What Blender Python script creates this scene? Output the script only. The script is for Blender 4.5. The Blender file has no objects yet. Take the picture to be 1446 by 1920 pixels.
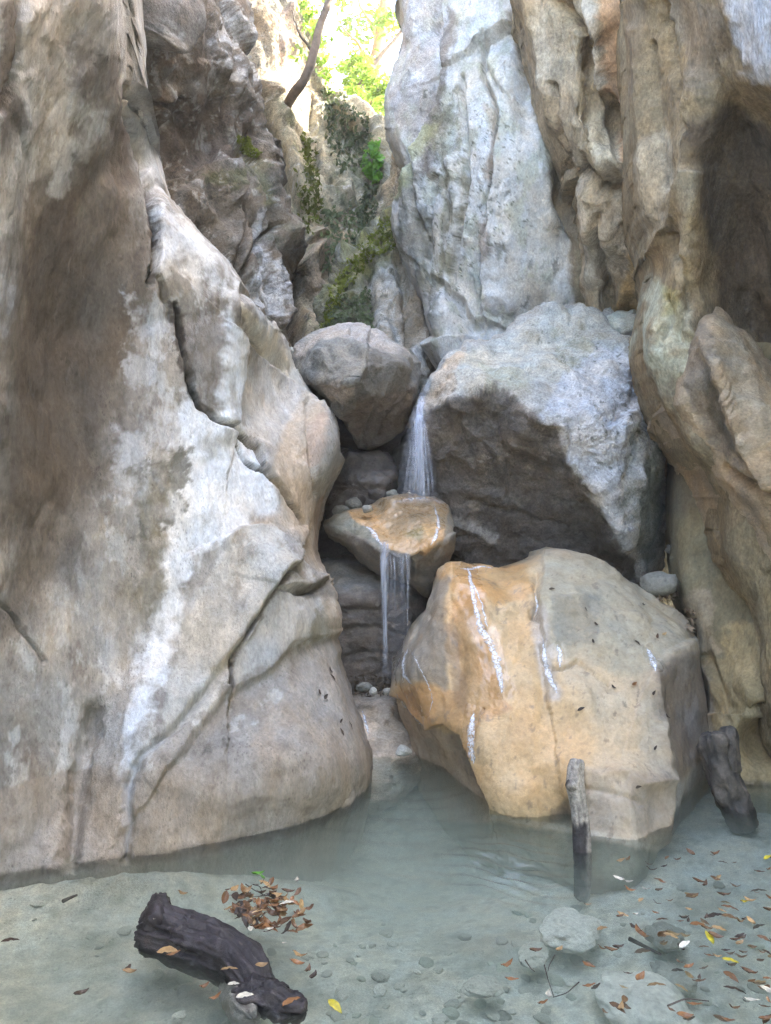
import bpy, math, random
import numpy as np
from mathutils import Vector
from mathutils.geometry import delaunay_2d_cdt
from mathutils.bvhtree import BVHTree

random.seed(7)
F, CX, CY, H = 1440.0, 723.0, 960.0, 1.5       # lens in pixels of the photograph, eye height over the water
SC = bpy.context.scene
COL = SC.collection

# ------------------------------------------------------------------ noise
_rng = np.random.RandomState(3)
_perm = _rng.permutation(256).astype(np.int32)
_perm = np.concatenate([_perm, _perm, _perm])
_g = _rng.normal(size=(256, 3)); _g /= np.linalg.norm(_g, axis=1)[:, None]
_g = _g.astype(np.float32)

def perlin(x, y, z):
    x = np.asarray(x, np.float32); y = np.asarray(y, np.float32); z = np.asarray(z, np.float32)
    xi = np.floor(x).astype(np.int32); yi = np.floor(y).astype(np.int32); zi = np.floor(z).astype(np.int32)
    xf = x - xi; yf = y - yi; zf = z - zi
    xi &= 255; yi &= 255; zi &= 255
    fade = lambda t: t * t * t * (t * (t * 6 - 15) + 10)
    u, v, w = fade(xf), fade(yf), fade(zf)
    out = 0
    for dx in (0, 1):
        for dy in (0, 1):
            for dz in (0, 1):
                h = _perm[_perm[_perm[xi + dx] + yi + dy] + zi + dz] & 255
                g = _g[h]
                d = g[..., 0] * (xf - dx) + g[..., 1] * (yf - dy) + g[..., 2] * (zf - dz)
                out = out + d * (u if dx else 1 - u) * (v if dy else 1 - v) * (w if dz else 1 - w)
    return out * 1.6

def fbm(x, y, z, oct=4, gain=0.5, kind='fbm', lac=2.03):
    out, a, s, tot = 0, 1.0, 1.0, 0
    for i in range(oct):
        n = perlin(x * s + 17.3 * i, y * s + 5.1 * i, z * s + 9.7 * i)
        if kind == 'ridge': n = 1 - 2 * np.abs(n)
        elif kind == 'billow': n = 2 * np.abs(n) - 0.6
        out = out + a * n; tot += a; a *= gain; s *= lac
    return out / tot

def facet_noise(P, scale, seed=0):
    """cellular planes: blocky broken rock; value of a random plane per cell, nearest cell wins"""
    q = P * scale + 0.35 * np.stack([perlin(P[..., 0] * scale, P[..., 1] * scale, P[..., 2] * scale + k * 7.7) for k in range(3)], -1)
    qi = np.floor(q).astype(np.int32)
    best = np.full(P.shape[:-1], 1e9, np.float32); val = np.zeros(P.shape[:-1], np.float32); sec = best.copy()
    for dx in (-1, 0, 1):
        for dy in (-1, 0, 1):
            for dz in (-1, 0, 1):
                c = qi + np.array([dx, dy, dz])
                cc = c & 255
                h = _perm[_perm[_perm[cc[..., 0]] + cc[..., 1]] + cc[..., 2] + seed] & 255
                g = _g[h]
                ctr = c + 0.5 + 0.45 * g
                d3 = q - ctr
                d = (d3 ** 2).sum(-1)
                pl = (d3 * _g[(h * 7 + 11) & 255]).sum(-1) * 0.9 + g[..., 0] * 0.5
                m = d < best
                sec = np.where(m, best, np.minimum(sec, d))
                best = np.where(m, d, best); val = np.where(m, pl, val)
    e = sstep(0, .38, np.sqrt(sec) - np.sqrt(best))
    return (val + .35) * e - .2

def sstep(a, b, x):
    t = np.clip((x - a) / (b - a), 0, 1)
    return t * t * (3 - 2 * t)

def seg_dist(U, V, pts):
    """distance to an open polyline and the side of it (+ = right hand of the walking direction, image axes)"""
    best = np.full(U.shape, 1e9, np.float32); side = np.zeros(U.shape, np.float32)
    for (a, b), (c, d) in zip(pts[:-1], pts[1:]):
        dx, dy = c - a, d - b
        L2 = dx * dx + dy * dy + 1e-9
        t = np.clip(((U - a) * dx + (V - b) * dy) / L2, 0, 1)
        px, py = U - a - t * dx, V - b - t * dy
        dd = np.sqrt(px * px + py * py)
        m = dd < best
        cr = dx * (V - b) - dy * (U - a)
        best = np.where(m, dd, best); side = np.where(m, np.sign(cr), side)
    return best, side

def poly_sd(U, V, pts):
    """signed distance to a polygon, + inside"""
    d, _ = seg_dist(U, V, list(pts) + [pts[0]])
    ins = np.zeros(U.shape, bool)
    n = len(pts)
    for i in range(n):
        (x1, y1), (x2, y2) = pts[i], pts[(i + 1) % n]
        if y1 == y2: continue
        c = ((y1 > V) != (y2 > V)) & (U < (x2 - x1) * (V - y1) / (y2 - y1) + x1)
        ins ^= c
    return np.where(ins, d, -d)

# ------------------------------------------------------------------ distance fields of the rocks
def unproj(U, V, Y):
    return np.stack([(U - CX) / F * Y, Y + 0 * U, H - (V - CY) / F * Y], -1)

def pt(u, v, Y):
    return Vector(((u - CX) / F * Y, Y, H - (v - CY) / F * Y))

def on_water(u, v, z=0.0):
    Y = (H - z) * F / (v - CY)
    return Vector(((u - CX) / F * Y, Y, z))

class Depth:
    """planar facets between surveyed points (u, v, distance), softened by `sigma` pixels"""
    def __init__(self, pts, sigma=14, g=6.0):
        P = np.array(pts, float)
        u0, u1 = P[:, 0].min() - 60, P[:, 0].max() + 60
        v0, v1 = P[:, 1].min() - 60, P[:, 1].max() + 60
        ext = []
        for cu in (u0, (u0 + u1) / 2, u1):
            for cv in (v0, (v0 + v1) / 2, v1):
                if cu == (u0 + u1) / 2 and cv == (v0 + v1) / 2: continue
                d = np.hypot(P[:, 0] - cu, P[:, 1] - cv)
                k = np.argsort(d)[:2]
                w = 1 / (d[k] + 1)
                ext.append((cu, cv, float((P[k, 2] * w).sum() / w.sum())))
        P = np.vstack([P, np.array(ext)])
        vs, _, fs, ov, _, _ = delaunay_2d_cdt([Vector((p[0], p[1])) for p in P], [], [], 0, 0.01)
        w = np.array([1 / P[o[0], 2] for o in ov])
        X = np.array([(v.x, v.y) for v in vs])
        nu, nv = int((u1 - u0) / g) + 2, int((v1 - v0) / g) + 2
        gu = u0 + g * np.arange(nu); gv = v0 + g * np.arange(nv)
        W = np.zeros((nv, nu)); got = np.zeros((nv, nu), bool)
        for f in fs:
            a, b, c = X[f[0]], X[f[1]], X[f[2]]
            i0, i1 = max(0, int((min(a[0], b[0], c[0]) - u0) / g)), int((max(a[0], b[0], c[0]) - u0) / g) + 2
            j0, j1 = max(0, int((min(a[1], b[1], c[1]) - v0) / g)), int((max(a[1], b[1], c[1]) - v0) / g) + 2
            GU, GV = np.meshgrid(gu[i0:i1], gv[j0:j1])
            den = (b[1] - c[1]) * (a[0] - c[0]) + (c[0] - b[0]) * (a[1] - c[1])
            if abs(den) < 1e-9: continue
            l1 = ((b[1] - c[1]) * (GU - c[0]) + (c[0] - b[0]) * (GV - c[1])) / den
            l2 = ((c[1] - a[1]) * (GU - c[0]) + (a[0] - c[0]) * (GV - c[1])) / den
            l3 = 1 - l1 - l2
            m = (l1 > -1e-4) & (l2 > -1e-4) & (l3 > -1e-4)
            sub = W[j0:j1, i0:i1]
            sub[m] = (l1 * w[f[0]] + l2 * w[f[1]] + l3 * w[f[2]])[m]
            got[j0:j1, i0:i1] |= m
        W[~got] = W[got].mean()
        r = int(3 * sigma / g) + 1
        k = np.exp(-0.5 * (np.arange(-r, r + 1) * g / max(sigma, 1)) ** 2); k /= k.sum()
        Wp = np.pad(W, r, mode='edge')
        Wp = sum(k[i] * Wp[i:i + nv, :] for i in range(2 * r + 1))
        W = sum(k[i] * Wp[:, i:i + nu] for i in range(2 * r + 1))
        self.W, self.u0, self.v0, self.g = W, u0, v0, g
    def __call__(self, U, V):
        x = np.clip((U - self.u0) / self.g, 0, self.W.shape[1] - 1.001)
        y = np.clip((V - self.v0) / self.g, 0, self.W.shape[0] - 1.001)
        i, j = x.astype(int), y.astype(int)
        a, b = x - i, y - j
        W = self.W
        w = W[j, i] * (1 - a) * (1 - b) + W[j, i + 1] * a * (1 - b) + W[j + 1, i] * (1 - a) * b + W[j + 1, i + 1] * a * b
        return 1 / w

# ------------------------------------------------------------------ relief and colour on a rock
def relief(P, N, U, V, noise, feats, seed):
    x, y, z = P[..., 0], P[..., 1], P[..., 2]
    d = np.zeros(U.shape, np.float32)
    for n in noise:
        kind, sx, sy, sz, amp, oc = n[:6]
        if kind == 'facet':
            d += amp * facet_noise(P * np.array([sx, sy, sz]), 1.0, seed % 200)
        else:
            d += amp * fbm(x * sx + seed, y * sy + seed * .37, z * sz, oc, n[6] if len(n) > 6 else 0.5, kind)
    if feats:
        wu = U + 7 * fbm(U / 40, V / 40, 0 * U + seed, 3)
        wv = V + 7 * fbm(U / 40, V / 40, 0 * U + seed + 31, 3)
        for f in feats:
            if f[0] == 'blob':
                (cu, cv), ru, rv, h = f[1], f[2], f[3], f[4]
                q = ((wu - cu) / ru) ** 2 + ((wv - cv) / rv) ** 2
                d += h * np.exp(-q)
                continue
            dist, side = seg_dist(wu, wv, f[1])
            if f[0] == 'crack':
                wv_ = f[2] * (1 + 0.5 * fbm(U / 25, V / 25, 0 * U + 3, 2))
                d -= f[3] * np.exp(-(dist / np.maximum(wv_, .5)) ** 2)
            elif f[0] == 'ridge':
                d += f[3] * np.exp(-(dist / f[2]) ** 1.3)
            elif f[0] == 'step':
                h, fall, w = f[2], f[3], (f[4] if len(f) > 4 else 3.0)
                d += h * sstep(-w, w, side * dist) * np.exp(-np.maximum(side * dist, 0) / fall)
    return P + N * d[..., None]

def paint(P, U, V, base, layers, seed):
    x, y, z = P[..., 0], P[..., 1], P[..., 2]
    C = np.zeros(U.shape + (3,), np.float32) + np.array(base, np.float32)
    wet = np.zeros(U.shape, np.float32)
    for k, l in enumerate(layers):
        kind = l[0]; o = l[-1]
        sd = seed + 13.7 * k
        if kind == 'noise':                     # patches everywhere
            sx, sy, sz = o['s']
            n = fbm(x * sx + sd, y * sy, z * sz + sd, o.get('oct', 5), o.get('gain', .6))
            m = sstep(o['lo'], o['hi'], n)
            if 'clip' in o: m = m * sstep(-o.get('csoft', 40), o.get('csoft', 40), poly_sd(U, V, o['clip']) + 40 * fbm(U / 60, V / 60, 0 * U + sd, 3))
        else:
            ns = o.get('ns', 50); na = o.get('na', 18)
            st = o.get('st', 1.0)
            nz = fbm(U / ns, V / (ns * st), 0 * U + sd, 5, .62) * na * 2
            if kind == 'poly':
                dd = poly_sd(U, V, l[1]) + nz
            else:
                dd = l[2] - seg_dist(U, V, l[1])[0] + nz
            s = o.get('soft', 6)
            m = sstep(-s, s, dd)
            if 'rim' in o:                       # only a band along the edge
                m = m * (1 - sstep(o['rim'] - s, o['rim'] + s, dd))
        if 'br' in o:                            # broken up, lichen-like
            bs, lo, hi = o['br']
            m = m * sstep(lo, hi, fbm(x * bs + sd, y * bs, z * bs * o.get('brz', 1.0), 5, .65))
        m = m * o.get('a', 1.0)
        if o.get('c') is not None:
            C = C * (1 - m[..., None]) + np.array(o['c'], np.float32) * m[..., None]
        if 'mul' in o:
            C = C * (1 + (np.array(o['mul'], np.float32) - 1) * m[..., None])
        if 'wet' in o:
            wet = wet * (1 - m) + o['wet'] * m
    g = C @ np.array([.3, .55, .15], np.float32)
    C = C + (g[..., None] - C) * DESAT
    return C, np.clip(wet, 0, 1)
DESAT = .22

TREES = {}
def mesh_from(name, V, Q, mat, C=None, wet=None, smooth=True, origin=None):
    V = np.asarray(V, np.float32).reshape(-1, 3)
    org = np.array(origin if origin is not None else (0, 0, 0), np.float32)
    me = bpy.data.meshes.new(name)
    me.vertices.add(len(V)); me.vertices.foreach_set('co', (V - org).ravel())
    Q = np.asarray(Q, np.int32)
    k = Q.shape[1]
    me.loops.add(Q.size); me.loops.foreach_set('vertex_index', Q.ravel())
    me.polygons.add(len(Q))
    me.polygons.foreach_set('loop_start', np.arange(0, Q.size, k, dtype=np.int32))
    me.polygons.foreach_set('loop_total', np.full(len(Q), k, np.int32))
    me.polygons.foreach_set('use_smooth', np.full(len(Q), smooth))
    me.update(calc_edges=True); me.validate()
    if C is not None:
        a = me.attributes.new('col', 'FLOAT_COLOR', 'POINT')
        a.data.foreach_set('color', np.concatenate([C.reshape(-1, 3), np.ones((len(V), 1), np.float32)], 1).astype(np.float32).ravel())
        b = me.attributes.new('wet', 'FLOAT', 'POINT')
        b.data.foreach_set('value', wet.astype(np.float32).ravel())
    me.materials.append(mat)
    ob = bpy.data.objects.new(name, me); ob.location = org; COL.objects.link(ob)
    return ob

def tag(o, label, cat, group=None, kind=None):
    o['label'] = label; o['category'] = cat
    if group: o['group'] = group
    if kind: o['kind'] = kind
    return o

def grid_quads(nr, nc, wrap=False):
    i = np.arange(nr - 1)[:, None] * nc
    if wrap:
        j = np.arange(nc)[None, :]; j2 = (j + 1) % nc
    else:
        j = np.arange(nc - 1)[None, :]; j2 = j + 1
    return np.stack([i + j, i + j2, i + nc + j2, i + nc + j], -1).reshape(-1, 4)

def grid_normals(P, wrap=False):
    if wrap:
        dc = np.roll(P, -1, 1) - np.roll(P, 1, 1)
    else:
        dc = np.gradient(P, axis=1)
    dr = np.gradient(P, axis=0)
    N = np.cross(dr, dc)
    N /= np.linalg.norm(N, axis=-1, keepdims=True) + 1e-9
    return N

def cliff(name, sil, side, uout, pts, mat, base, layers, noise, feats=(), rim=(0.25, 45), sigma=14, step=3.0,
          back=2.2, wrapx=0.7, vspan=None, behind=None, seed=1):
    """a rock wall: `sil` is its free edge [(v,u)...]; side -1 = the rock lies left of the edge, +1 = right of it"""
    sil = sorted(sil)
    v0, v1 = vspan or (sil[0][0], sil[-1][0])
    rows = np.concatenate([np.arange(v0, min(-20, v1), 24.0), np.arange(max(-20, v0), min(v1, 1945), step), np.arange(1945, max(v1, 1945), 20.0)])
    sv = np.array([s[0] for s in sil], float); su = np.array([s[1] for s in sil], float)
    edge = np.interp(rows, sv, su)
    k = np.ones(3) / 3
    edge[1:-1] = np.convolve(edge, k, 'valid')
    inner = -25.0 if side < 0 else 1471.0
    if (side < 0 and uout > inner) or (side > 0 and uout < inner): inner = uout
    n_in = int(np.abs(edge - inner).max() / step) + 2
    s = np.linspace(0, 1, n_in)[None, :]
    lim = inner if side > 0 else inner
    span = np.where((inner - edge) * side > 8, inner - edge, 8.0 * side)
    U = edge[:, None] + span[:, None] * s
    if inner != uout:
        n_o = int(abs(uout - inner) / 30) + 2
        so = np.linspace(0, 1, n_o)[None, 1:]
        U = np.concatenate([U, U[:, -1:] + (uout - U[:, -1:]) * so], 1)
    V = np.repeat(rows[:, None], U.shape[1], 1)
    Y = Depth(pts, sigma)(U, V)
    dist, _ = seg_dist(U, V, [(b, a) for a, b in sil])
    R, w = rim
    t = np.clip(dist / w, 0, 1)
    Y = Y + R * (1 - np.sqrt(np.clip(1 - (1 - t) ** 2, 0, 1)))
    P = unproj(U, V, Y)
    # round the back of the free edge
    nw = 14
    q = (np.linspace(0, 1, nw + 1)[1:] ** 1.5)[::-1]
    Pw = P[:, :1] + np.stack([side * wrapx * q ** 1.6, back * q, 0 * q], -1)[None]
    Uw = np.repeat(U[:, :1], nw, 1); Vw = np.repeat(V[:, :1], nw, 1)
    P = np.concatenate([Pw, P], 1); U = np.concatenate([Uw, U], 1); V = np.concatenate([Vw, V], 1)
    if behind:                                     # the wall goes on unseen past the camera, drawn inward to cut frontal light
        nb = 12
        q = np.linspace(0, 1, nb + 1)[1:]
        last = P[:, -1:]
        xb, yb = behind
        Pb = last + (np.array([xb, yb, 0])[None, None] - last * np.array([1, 1, 0])) * q[None, :, None]
        P = np.concatenate([P, Pb], 1)
        U = np.concatenate([U, np.repeat(U[:, -1:], nb, 1)], 1); V = np.concatenate([V, np.repeat(V[:, -1:], nb, 1)], 1)
    N = grid_normals(P)
    mid = P.shape[1] // 2
    tow = np.array([0, 0, H]) - P[:, mid]
    if ((N[:, mid] * tow).sum(-1)).mean() < 0: N = -N
    P = relief(P, N, U, V, noise, feats, seed)
    C, wet = paint(P, U, V, base, layers, seed)
    Q = grid_quads(*U.shape)
    ob = mesh_from(name, P, Q, mat, C, wet, origin=P[-1, 0])
    TREES[len(TREES)] = None
    ob['_k'] = 0; del ob['_k']
    remember(ob, P.reshape(-1, 3), Q)
    return ob

BV = {}
def remember(ob, V, Q):
    BV[ob.name] = (V, Q)

def bvh(ob):
    b = BV[ob.name]
    if isinstance(b, tuple):
        b = BVHTree.FromPolygons(b[0].tolist(), b[1].tolist()); BV[ob.name] = b
    return b

def hit(ob, u, v):
    d = Vector(((u - CX) / F, 1, -(v - CY) / F)).normalized()
    return bvh(ob).ray_cast(Vector((0, 0, H)), d)

def boulder(name, outline, core, pts, mat, base, layers, noise, feats=(), rim=(0.22, 40), sigma=10, thick=1.0,
            step=3.0, shrink=0.55, seed=1):
    """a closed rock: front from surveyed points, rounded rim, its own rounded back"""
    o = np.array(outline + [outline[0]], float)
    L = np.concatenate([[0], np.cumsum(np.hypot(*np.diff(o, axis=0).T))])
    n = int(L[-1] / step)
    s = np.linspace(0, L[-1], n, endpoint=False)
    ou, ov = np.interp(s, L, o[:, 0]), np.interp(s, L, o[:, 1])
    for _ in range(3):
        ou = (np.roll(ou, 1) + 2 * ou + np.roll(ou, -1)) / 4; ov = (np.roll(ov, 1) + 2 * ov + np.roll(ov, -1)) / 4
    c = np.array(core, float)
    if len(c) == 1:
        cu, cv = np.full(n, c[0, 0]), np.full(n, c[0, 1])
    else:
        a, b = c[0], c[-1]; d = b - a
        t = np.clip(((ou - a[0]) * d[0] + (ov - a[1]) * d[1]) / (d @ d), 0, 1)
        for _ in range(40): t = (np.roll(t, 1) + np.roll(t, -1) + t) / 3
        cu, cv = a[0] + t * d[0], a[1] + t * d[1]
    rmax = np.hypot(ou - cu, ov - cv).max()
    nr = int(rmax / step) + 2
    r = np.linspace(0, 1, nr)
    r = 1 - (1 - r) ** 1.12
    U = cu[None] + (ou - cu)[None] * r[:, None]; V = cv[None] + (ov - cv)[None] * r[:, None]
    D = Depth(pts, sigma)
    Y = D(U, V)
    dist, _ = seg_dist(U, V, [tuple(x) for x in o])
    R, w = rim
    t = np.clip(dist / w, 0, 1)
    Y = Y + R * (1 - np.sqrt(np.clip(1 - (1 - t) ** 2, 0, 1)))
    Pf = unproj(U, V, Y)
    nb = max(8, nr // 6)
    rb = np.linspace(1, 0, nb + 1)[1:]
    rimP = Pf[-1]; cen = rimP.mean(0)
    Yr = rimP[:, 1]
    Pb = []
    for q in rb:
        sc = shrink + (1 - shrink) * q if q > .5 else (shrink + (1 - shrink) * .5) * q / .5
        p = cen + (rimP - cen) * sc
        p[:, 1] = Yr * q + cen[1] * (1 - q) + thick * math.sqrt(max(0, 1 - q * q))
        Pb.append(p)
    P = np.concatenate([Pf, np.array(Pb)], 0)
    U = np.concatenate([U, np.repeat(U[-1:], nb, 0)]); V = np.concatenate([V, np.repeat(V[-1:], nb, 0)])
    N = grid_normals(P, True)
    k = nr // 2
    if ((N[k] * (np.array([0, 0, H]) - P[k])).sum(-1)).mean() < 0: N = -N
    P = relief(P, N, U, V, noise, feats, seed)
    P[0] = P[0].mean(0) if len(c) == 1 else P[0]
    C, wet = paint(P, U, V, base, layers, seed)
    Q = grid_quads(*U.shape, wrap=True)
    f = P.reshape(-1, 3)
    ob = mesh_from(name, f, Q, mat, C, wet, origin=(f[:, 0].mean(), f[:, 1].mean(), f[:, 2].min()))
    remember(ob, f, Q)
    return ob
# ------------------------------------------------------------------ materials
def new_mat(name):
    m = bpy.data.materials.new(name); m.use_nodes = True
    nt = m.node_tree; nt.nodes.clear()
    out = nt.nodes.new('ShaderNodeOutputMaterial')
    return m, nt, out

def nd(nt, typ, **kw):
    n = nt.nodes.new(typ)
    for k, v in kw.items():
        if k.startswith('i_'):
            key = k[2:]
            key = int(key) if key.isdigit() else key.replace('_', ' ')
            n.inputs[key].default_value = v
        else: setattr(n, k, v)
    return n

def rock_mat(name, bump=0.55, scale=1.0, stretch=(1, 1, 1), var=0.28, speck=0.0, speckscale=70, rough=0.85, fine=1.0, crisp=.10):
    m, nt, out = new_mat(name)
    lk = nt.links.new
    tc = nd(nt, 'ShaderNodeTexCoord')
    mp = nd(nt, 'ShaderNodeMapping'); mp.inputs['Scale'].default_value = stretch
    lk(tc.outputs['Object'], mp.inputs['Vector'])
    def noise(sc, det, ro, vec=mp):
        n = nd(nt, 'ShaderNodeTexNoise'); n.inputs['Scale'].default_value = sc; n.inputs['Detail'].default_value = det
        n.inputs['Roughness'].default_value = ro
        lk(vec.outputs[0] if vec is mp else vec, n.inputs['Vector']); return n
    n1 = noise(7 * scale, 10, .65); n2 = noise(45 * scale, 8, .7); n3 = noise(16 * scale, 12, .68)
    ac = nd(nt, 'ShaderNodeAttribute', attribute_name='col'); aw = nd(nt, 'ShaderNodeAttribute', attribute_name='wet')
    def rng(n, a, b, c, d):
        r = nd(nt, 'ShaderNodeMapRange'); r.inputs[1].default_value = a; r.inputs[2].default_value = b
        r.inputs[3].default_value = c; r.inputs[4].default_value = d; lk(n, r.inputs[0]); return r.outputs[0]
    r1 = rng(n1.outputs[0], .3, .7, 1 - var, 1 + var); r2 = rng(n2.outputs[0], .38, .62, 1 - var * .8 * fine, 1 + var * .8 * fine)
    mu = nd(nt, 'ShaderNodeMath', operation='MULTIPLY'); lk(r1, mu.inputs[0]); lk(r2, mu.inputs[1])
    last = mu.outputs[0]
    if speck:
        vo = nd(nt, 'ShaderNodeTexVoronoi'); vo.inputs['Scale'].default_value = speckscale
        lk(mp.outputs[0], vo.inputs['Vector'])
        n4 = noise(5 * scale, 4, .6)
        a = rng(vo.outputs['Distance'], .16, .3, 1.0, 0.0); b = rng(n4.outputs[0], .5, .6, 0.0, 1.0)
        pm = nd(nt, 'ShaderNodeMath', operation='MULTIPLY'); lk(a, pm.inputs[0]); lk(b, pm.inputs[1])
        r3 = rng(pm.outputs[0], 0, 1, 1.0, 1 - speck)
        m2 = nd(nt, 'ShaderNodeMath', operation='MULTIPLY'); lk(last, m2.inputs[0]); lk(r3, m2.inputs[1]); last = m2.outputs[0]
    n6 = noise(10 * scale, 14, .72); n7 = noise(23 * scale, 10, .72)
    c1 = rng(n6.outputs[0], .515, .545, 1.0, 1 + crisp); c2_ = rng(n7.outputs[0], .555, .585, 1.0, 1 - crisp * 1.3)
    m3 = nd(nt, 'ShaderNodeMath', operation='MULTIPLY'); lk(c1, m3.inputs[0]); lk(c2_, m3.inputs[1])
    m4 = nd(nt, 'ShaderNodeMath', operation='MULTIPLY'); lk(m3.outputs[0], m4.inputs[0]); lk(last, m4.inputs[1]); last = m4.outputs[0]
    vm = nd(nt, 'ShaderNodeVectorMath', operation='SCALE'); lk(ac.outputs['Color'], vm.inputs[0]); lk(last, vm.inputs['Scale'])
    # slight warm / cool drift
    n5 = noise(3 * scale, 5, .6)
    mx = nd(nt, 'ShaderNodeMix', data_type='RGBA', blend_type='MULTIPLY'); mx.inputs[0].default_value = 1
    cr = nd(nt, 'ShaderNodeMix', data_type='RGBA'); cr.inputs[6].default_value = (1.08, 1.0, .9, 1); cr.inputs[7].default_value = (.94, 1.0, 1.07, 1)
    lk(rng(n5.outputs[0], .35, .65, 0, 1), cr.inputs[0])
    lk(vm.outputs[0], mx.inputs[6]); lk(cr.outputs[2], mx.inputs[7])
    bs = nd(nt, 'ShaderNodeBsdfPrincipled')
    lk(mx.outputs[2], bs.inputs['Base Color'])
    # roughness: dry .85, wet film uneven
    rw = rng(n3.outputs[0], .35, .65, .08, .3)
    rm = nd(nt, 'ShaderNodeMix', data_type='FLOAT'); lk(aw.outputs['Fac'], rm.inputs[0]); rm.inputs[2].default_value = rough; lk(rw, rm.inputs[3])
    lk(rm.outputs[0], bs.inputs['Roughness'])
    sp = nd(nt, 'ShaderNodeMix', data_type='FLOAT'); lk(aw.outputs['Fac'], sp.inputs[0]); sp.inputs[2].default_value = .25; sp.inputs[3].default_value = .55
    lk(sp.outputs[0], bs.inputs['Specular IOR Level'])
    ad = nd(nt, 'ShaderNodeMath', operation='MULTIPLY_ADD'); lk(n2.outputs[0], ad.inputs[0]); ad.inputs[1].default_value = .55 * fine; lk(n3.outputs[0], ad.inputs[2])
    bp = nd(nt, 'ShaderNodeBump'); bp.inputs['Distance'].default_value = .045 / scale
    st = nd(nt, 'ShaderNodeMapRange'); st.inputs[3].default_value = bump; st.inputs[4].default_value = bump * .3; lk(aw.outputs['Fac'], st.inputs[0])
    lk(st.outputs[0], bp.inputs['Strength'])
    lk(ad.outputs[0], bp.inputs['Height']); lk(bp.outputs[0], bs.inputs['Normal'])
    lk(bs.outputs[0], out.inputs['Surface'])
    return m

def plain_mat(name, col, rough=.7, var=.25, scale=20, trans=0.0, bump=.3, spec=.3, stretch=(1, 1, 1), coord='Object'):
    m, nt, out = new_mat(name); lk = nt.links.new
    tc = nd(nt, 'ShaderNodeTexCoord'); mp = nd(nt, 'ShaderNodeMapping'); mp.inputs['Scale'].default_value = stretch
    lk(tc.outputs[coord], mp.inputs[0])
    n = nd(nt, 'ShaderNodeTexNoise'); n.inputs['Scale'].default_value = scale; n.inputs['Detail'].default_value = 8; n.inputs['Roughness'].default_value = .65
    lk(mp.outputs[0], n.inputs['Vector'])
    r = nd(nt, 'ShaderNodeMapRange'); r.inputs[1].default_value = .3; r.inputs[2].default_value = .7; r.inputs[3].default_value = 1 - var; r.inputs[4].default_value = 1 + var
    lk(n.outputs[0], r.inputs[0])
    oi = nd(nt, 'ShaderNodeObjectInfo')
    r2 = nd(nt, 'ShaderNodeMapRange'); r2.inputs[3].default_value = 1 - var; r2.inputs[4].default_value = 1 + var; lk(oi.outputs['Random'], r2.inputs[0])
    mm = nd(nt, 'ShaderNodeMath', operation='MULTIPLY'); lk(r.outputs[0], mm.inputs[0]); lk(r2.outputs[0], mm.inputs[1])
    vm = nd(nt, 'ShaderNodeVectorMath', operation='SCALE'); vm.inputs[0].default_value = col; lk(mm.outputs[0], vm.inputs['Scale'])
    bs = nd(nt, 'ShaderNodeBsdfPrincipled'); bs.inputs['Roughness'].default_value = rough; bs.inputs['Specular IOR Level'].default_value = spec
    lk(vm.outputs[0], bs.inputs['Base Color'])
    if bump:
        bp = nd(nt, 'ShaderNodeBump'); bp.inputs['Strength'].default_value = bump; bp.inputs['Distance'].default_value = .2 / scale
        lk(n.outputs[0], bp.inputs['Height']); lk(bp.outputs[0], bs.inputs['Normal'])
    if trans:
        tr = nd(nt, 'ShaderNodeBsdfTranslucent'); lk(vm.outputs[0], tr.inputs['Color'])
        ms = nd(nt, 'ShaderNodeMixShader'); ms.inputs[0].default_value = trans
        lk(bs.outputs[0], ms.inputs[1]); lk(tr.outputs[0], ms.inputs[2]); lk(ms.outputs[0], out.inputs['Surface'])
    else:
        lk(bs.outputs[0], out.inputs['Surface'])
    return m

# ------------------------------------------------------------------ stone colours (linear albedo)
PALE = (.56, .56, .56); BLUEW = (.52, .55, .60); CREAM = (.52, .46, .37); BEIGE = (.40, .32, .24); SAND = (.46, .36, .25)
TAN = (.33, .26, .18); BROWN = (.15, .115, .08); DBROWN = (.085, .066, .05); ORANGE = (.46, .265, .10); OCHRE = (.42, .28, .13)
GREY = (.27, .26, .235); DGREY = (.12, .115, .105); PURPLE = (.19, .16, .15); RED = (.24, .145, .105); MOSS = (.075, .085, .022)
GREENISH = (.30, .31, .22); BLACKG = (.045, .05, .035); OLIVE = (.23, .20, .12); PINK = (.48, .38, .33)

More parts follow.
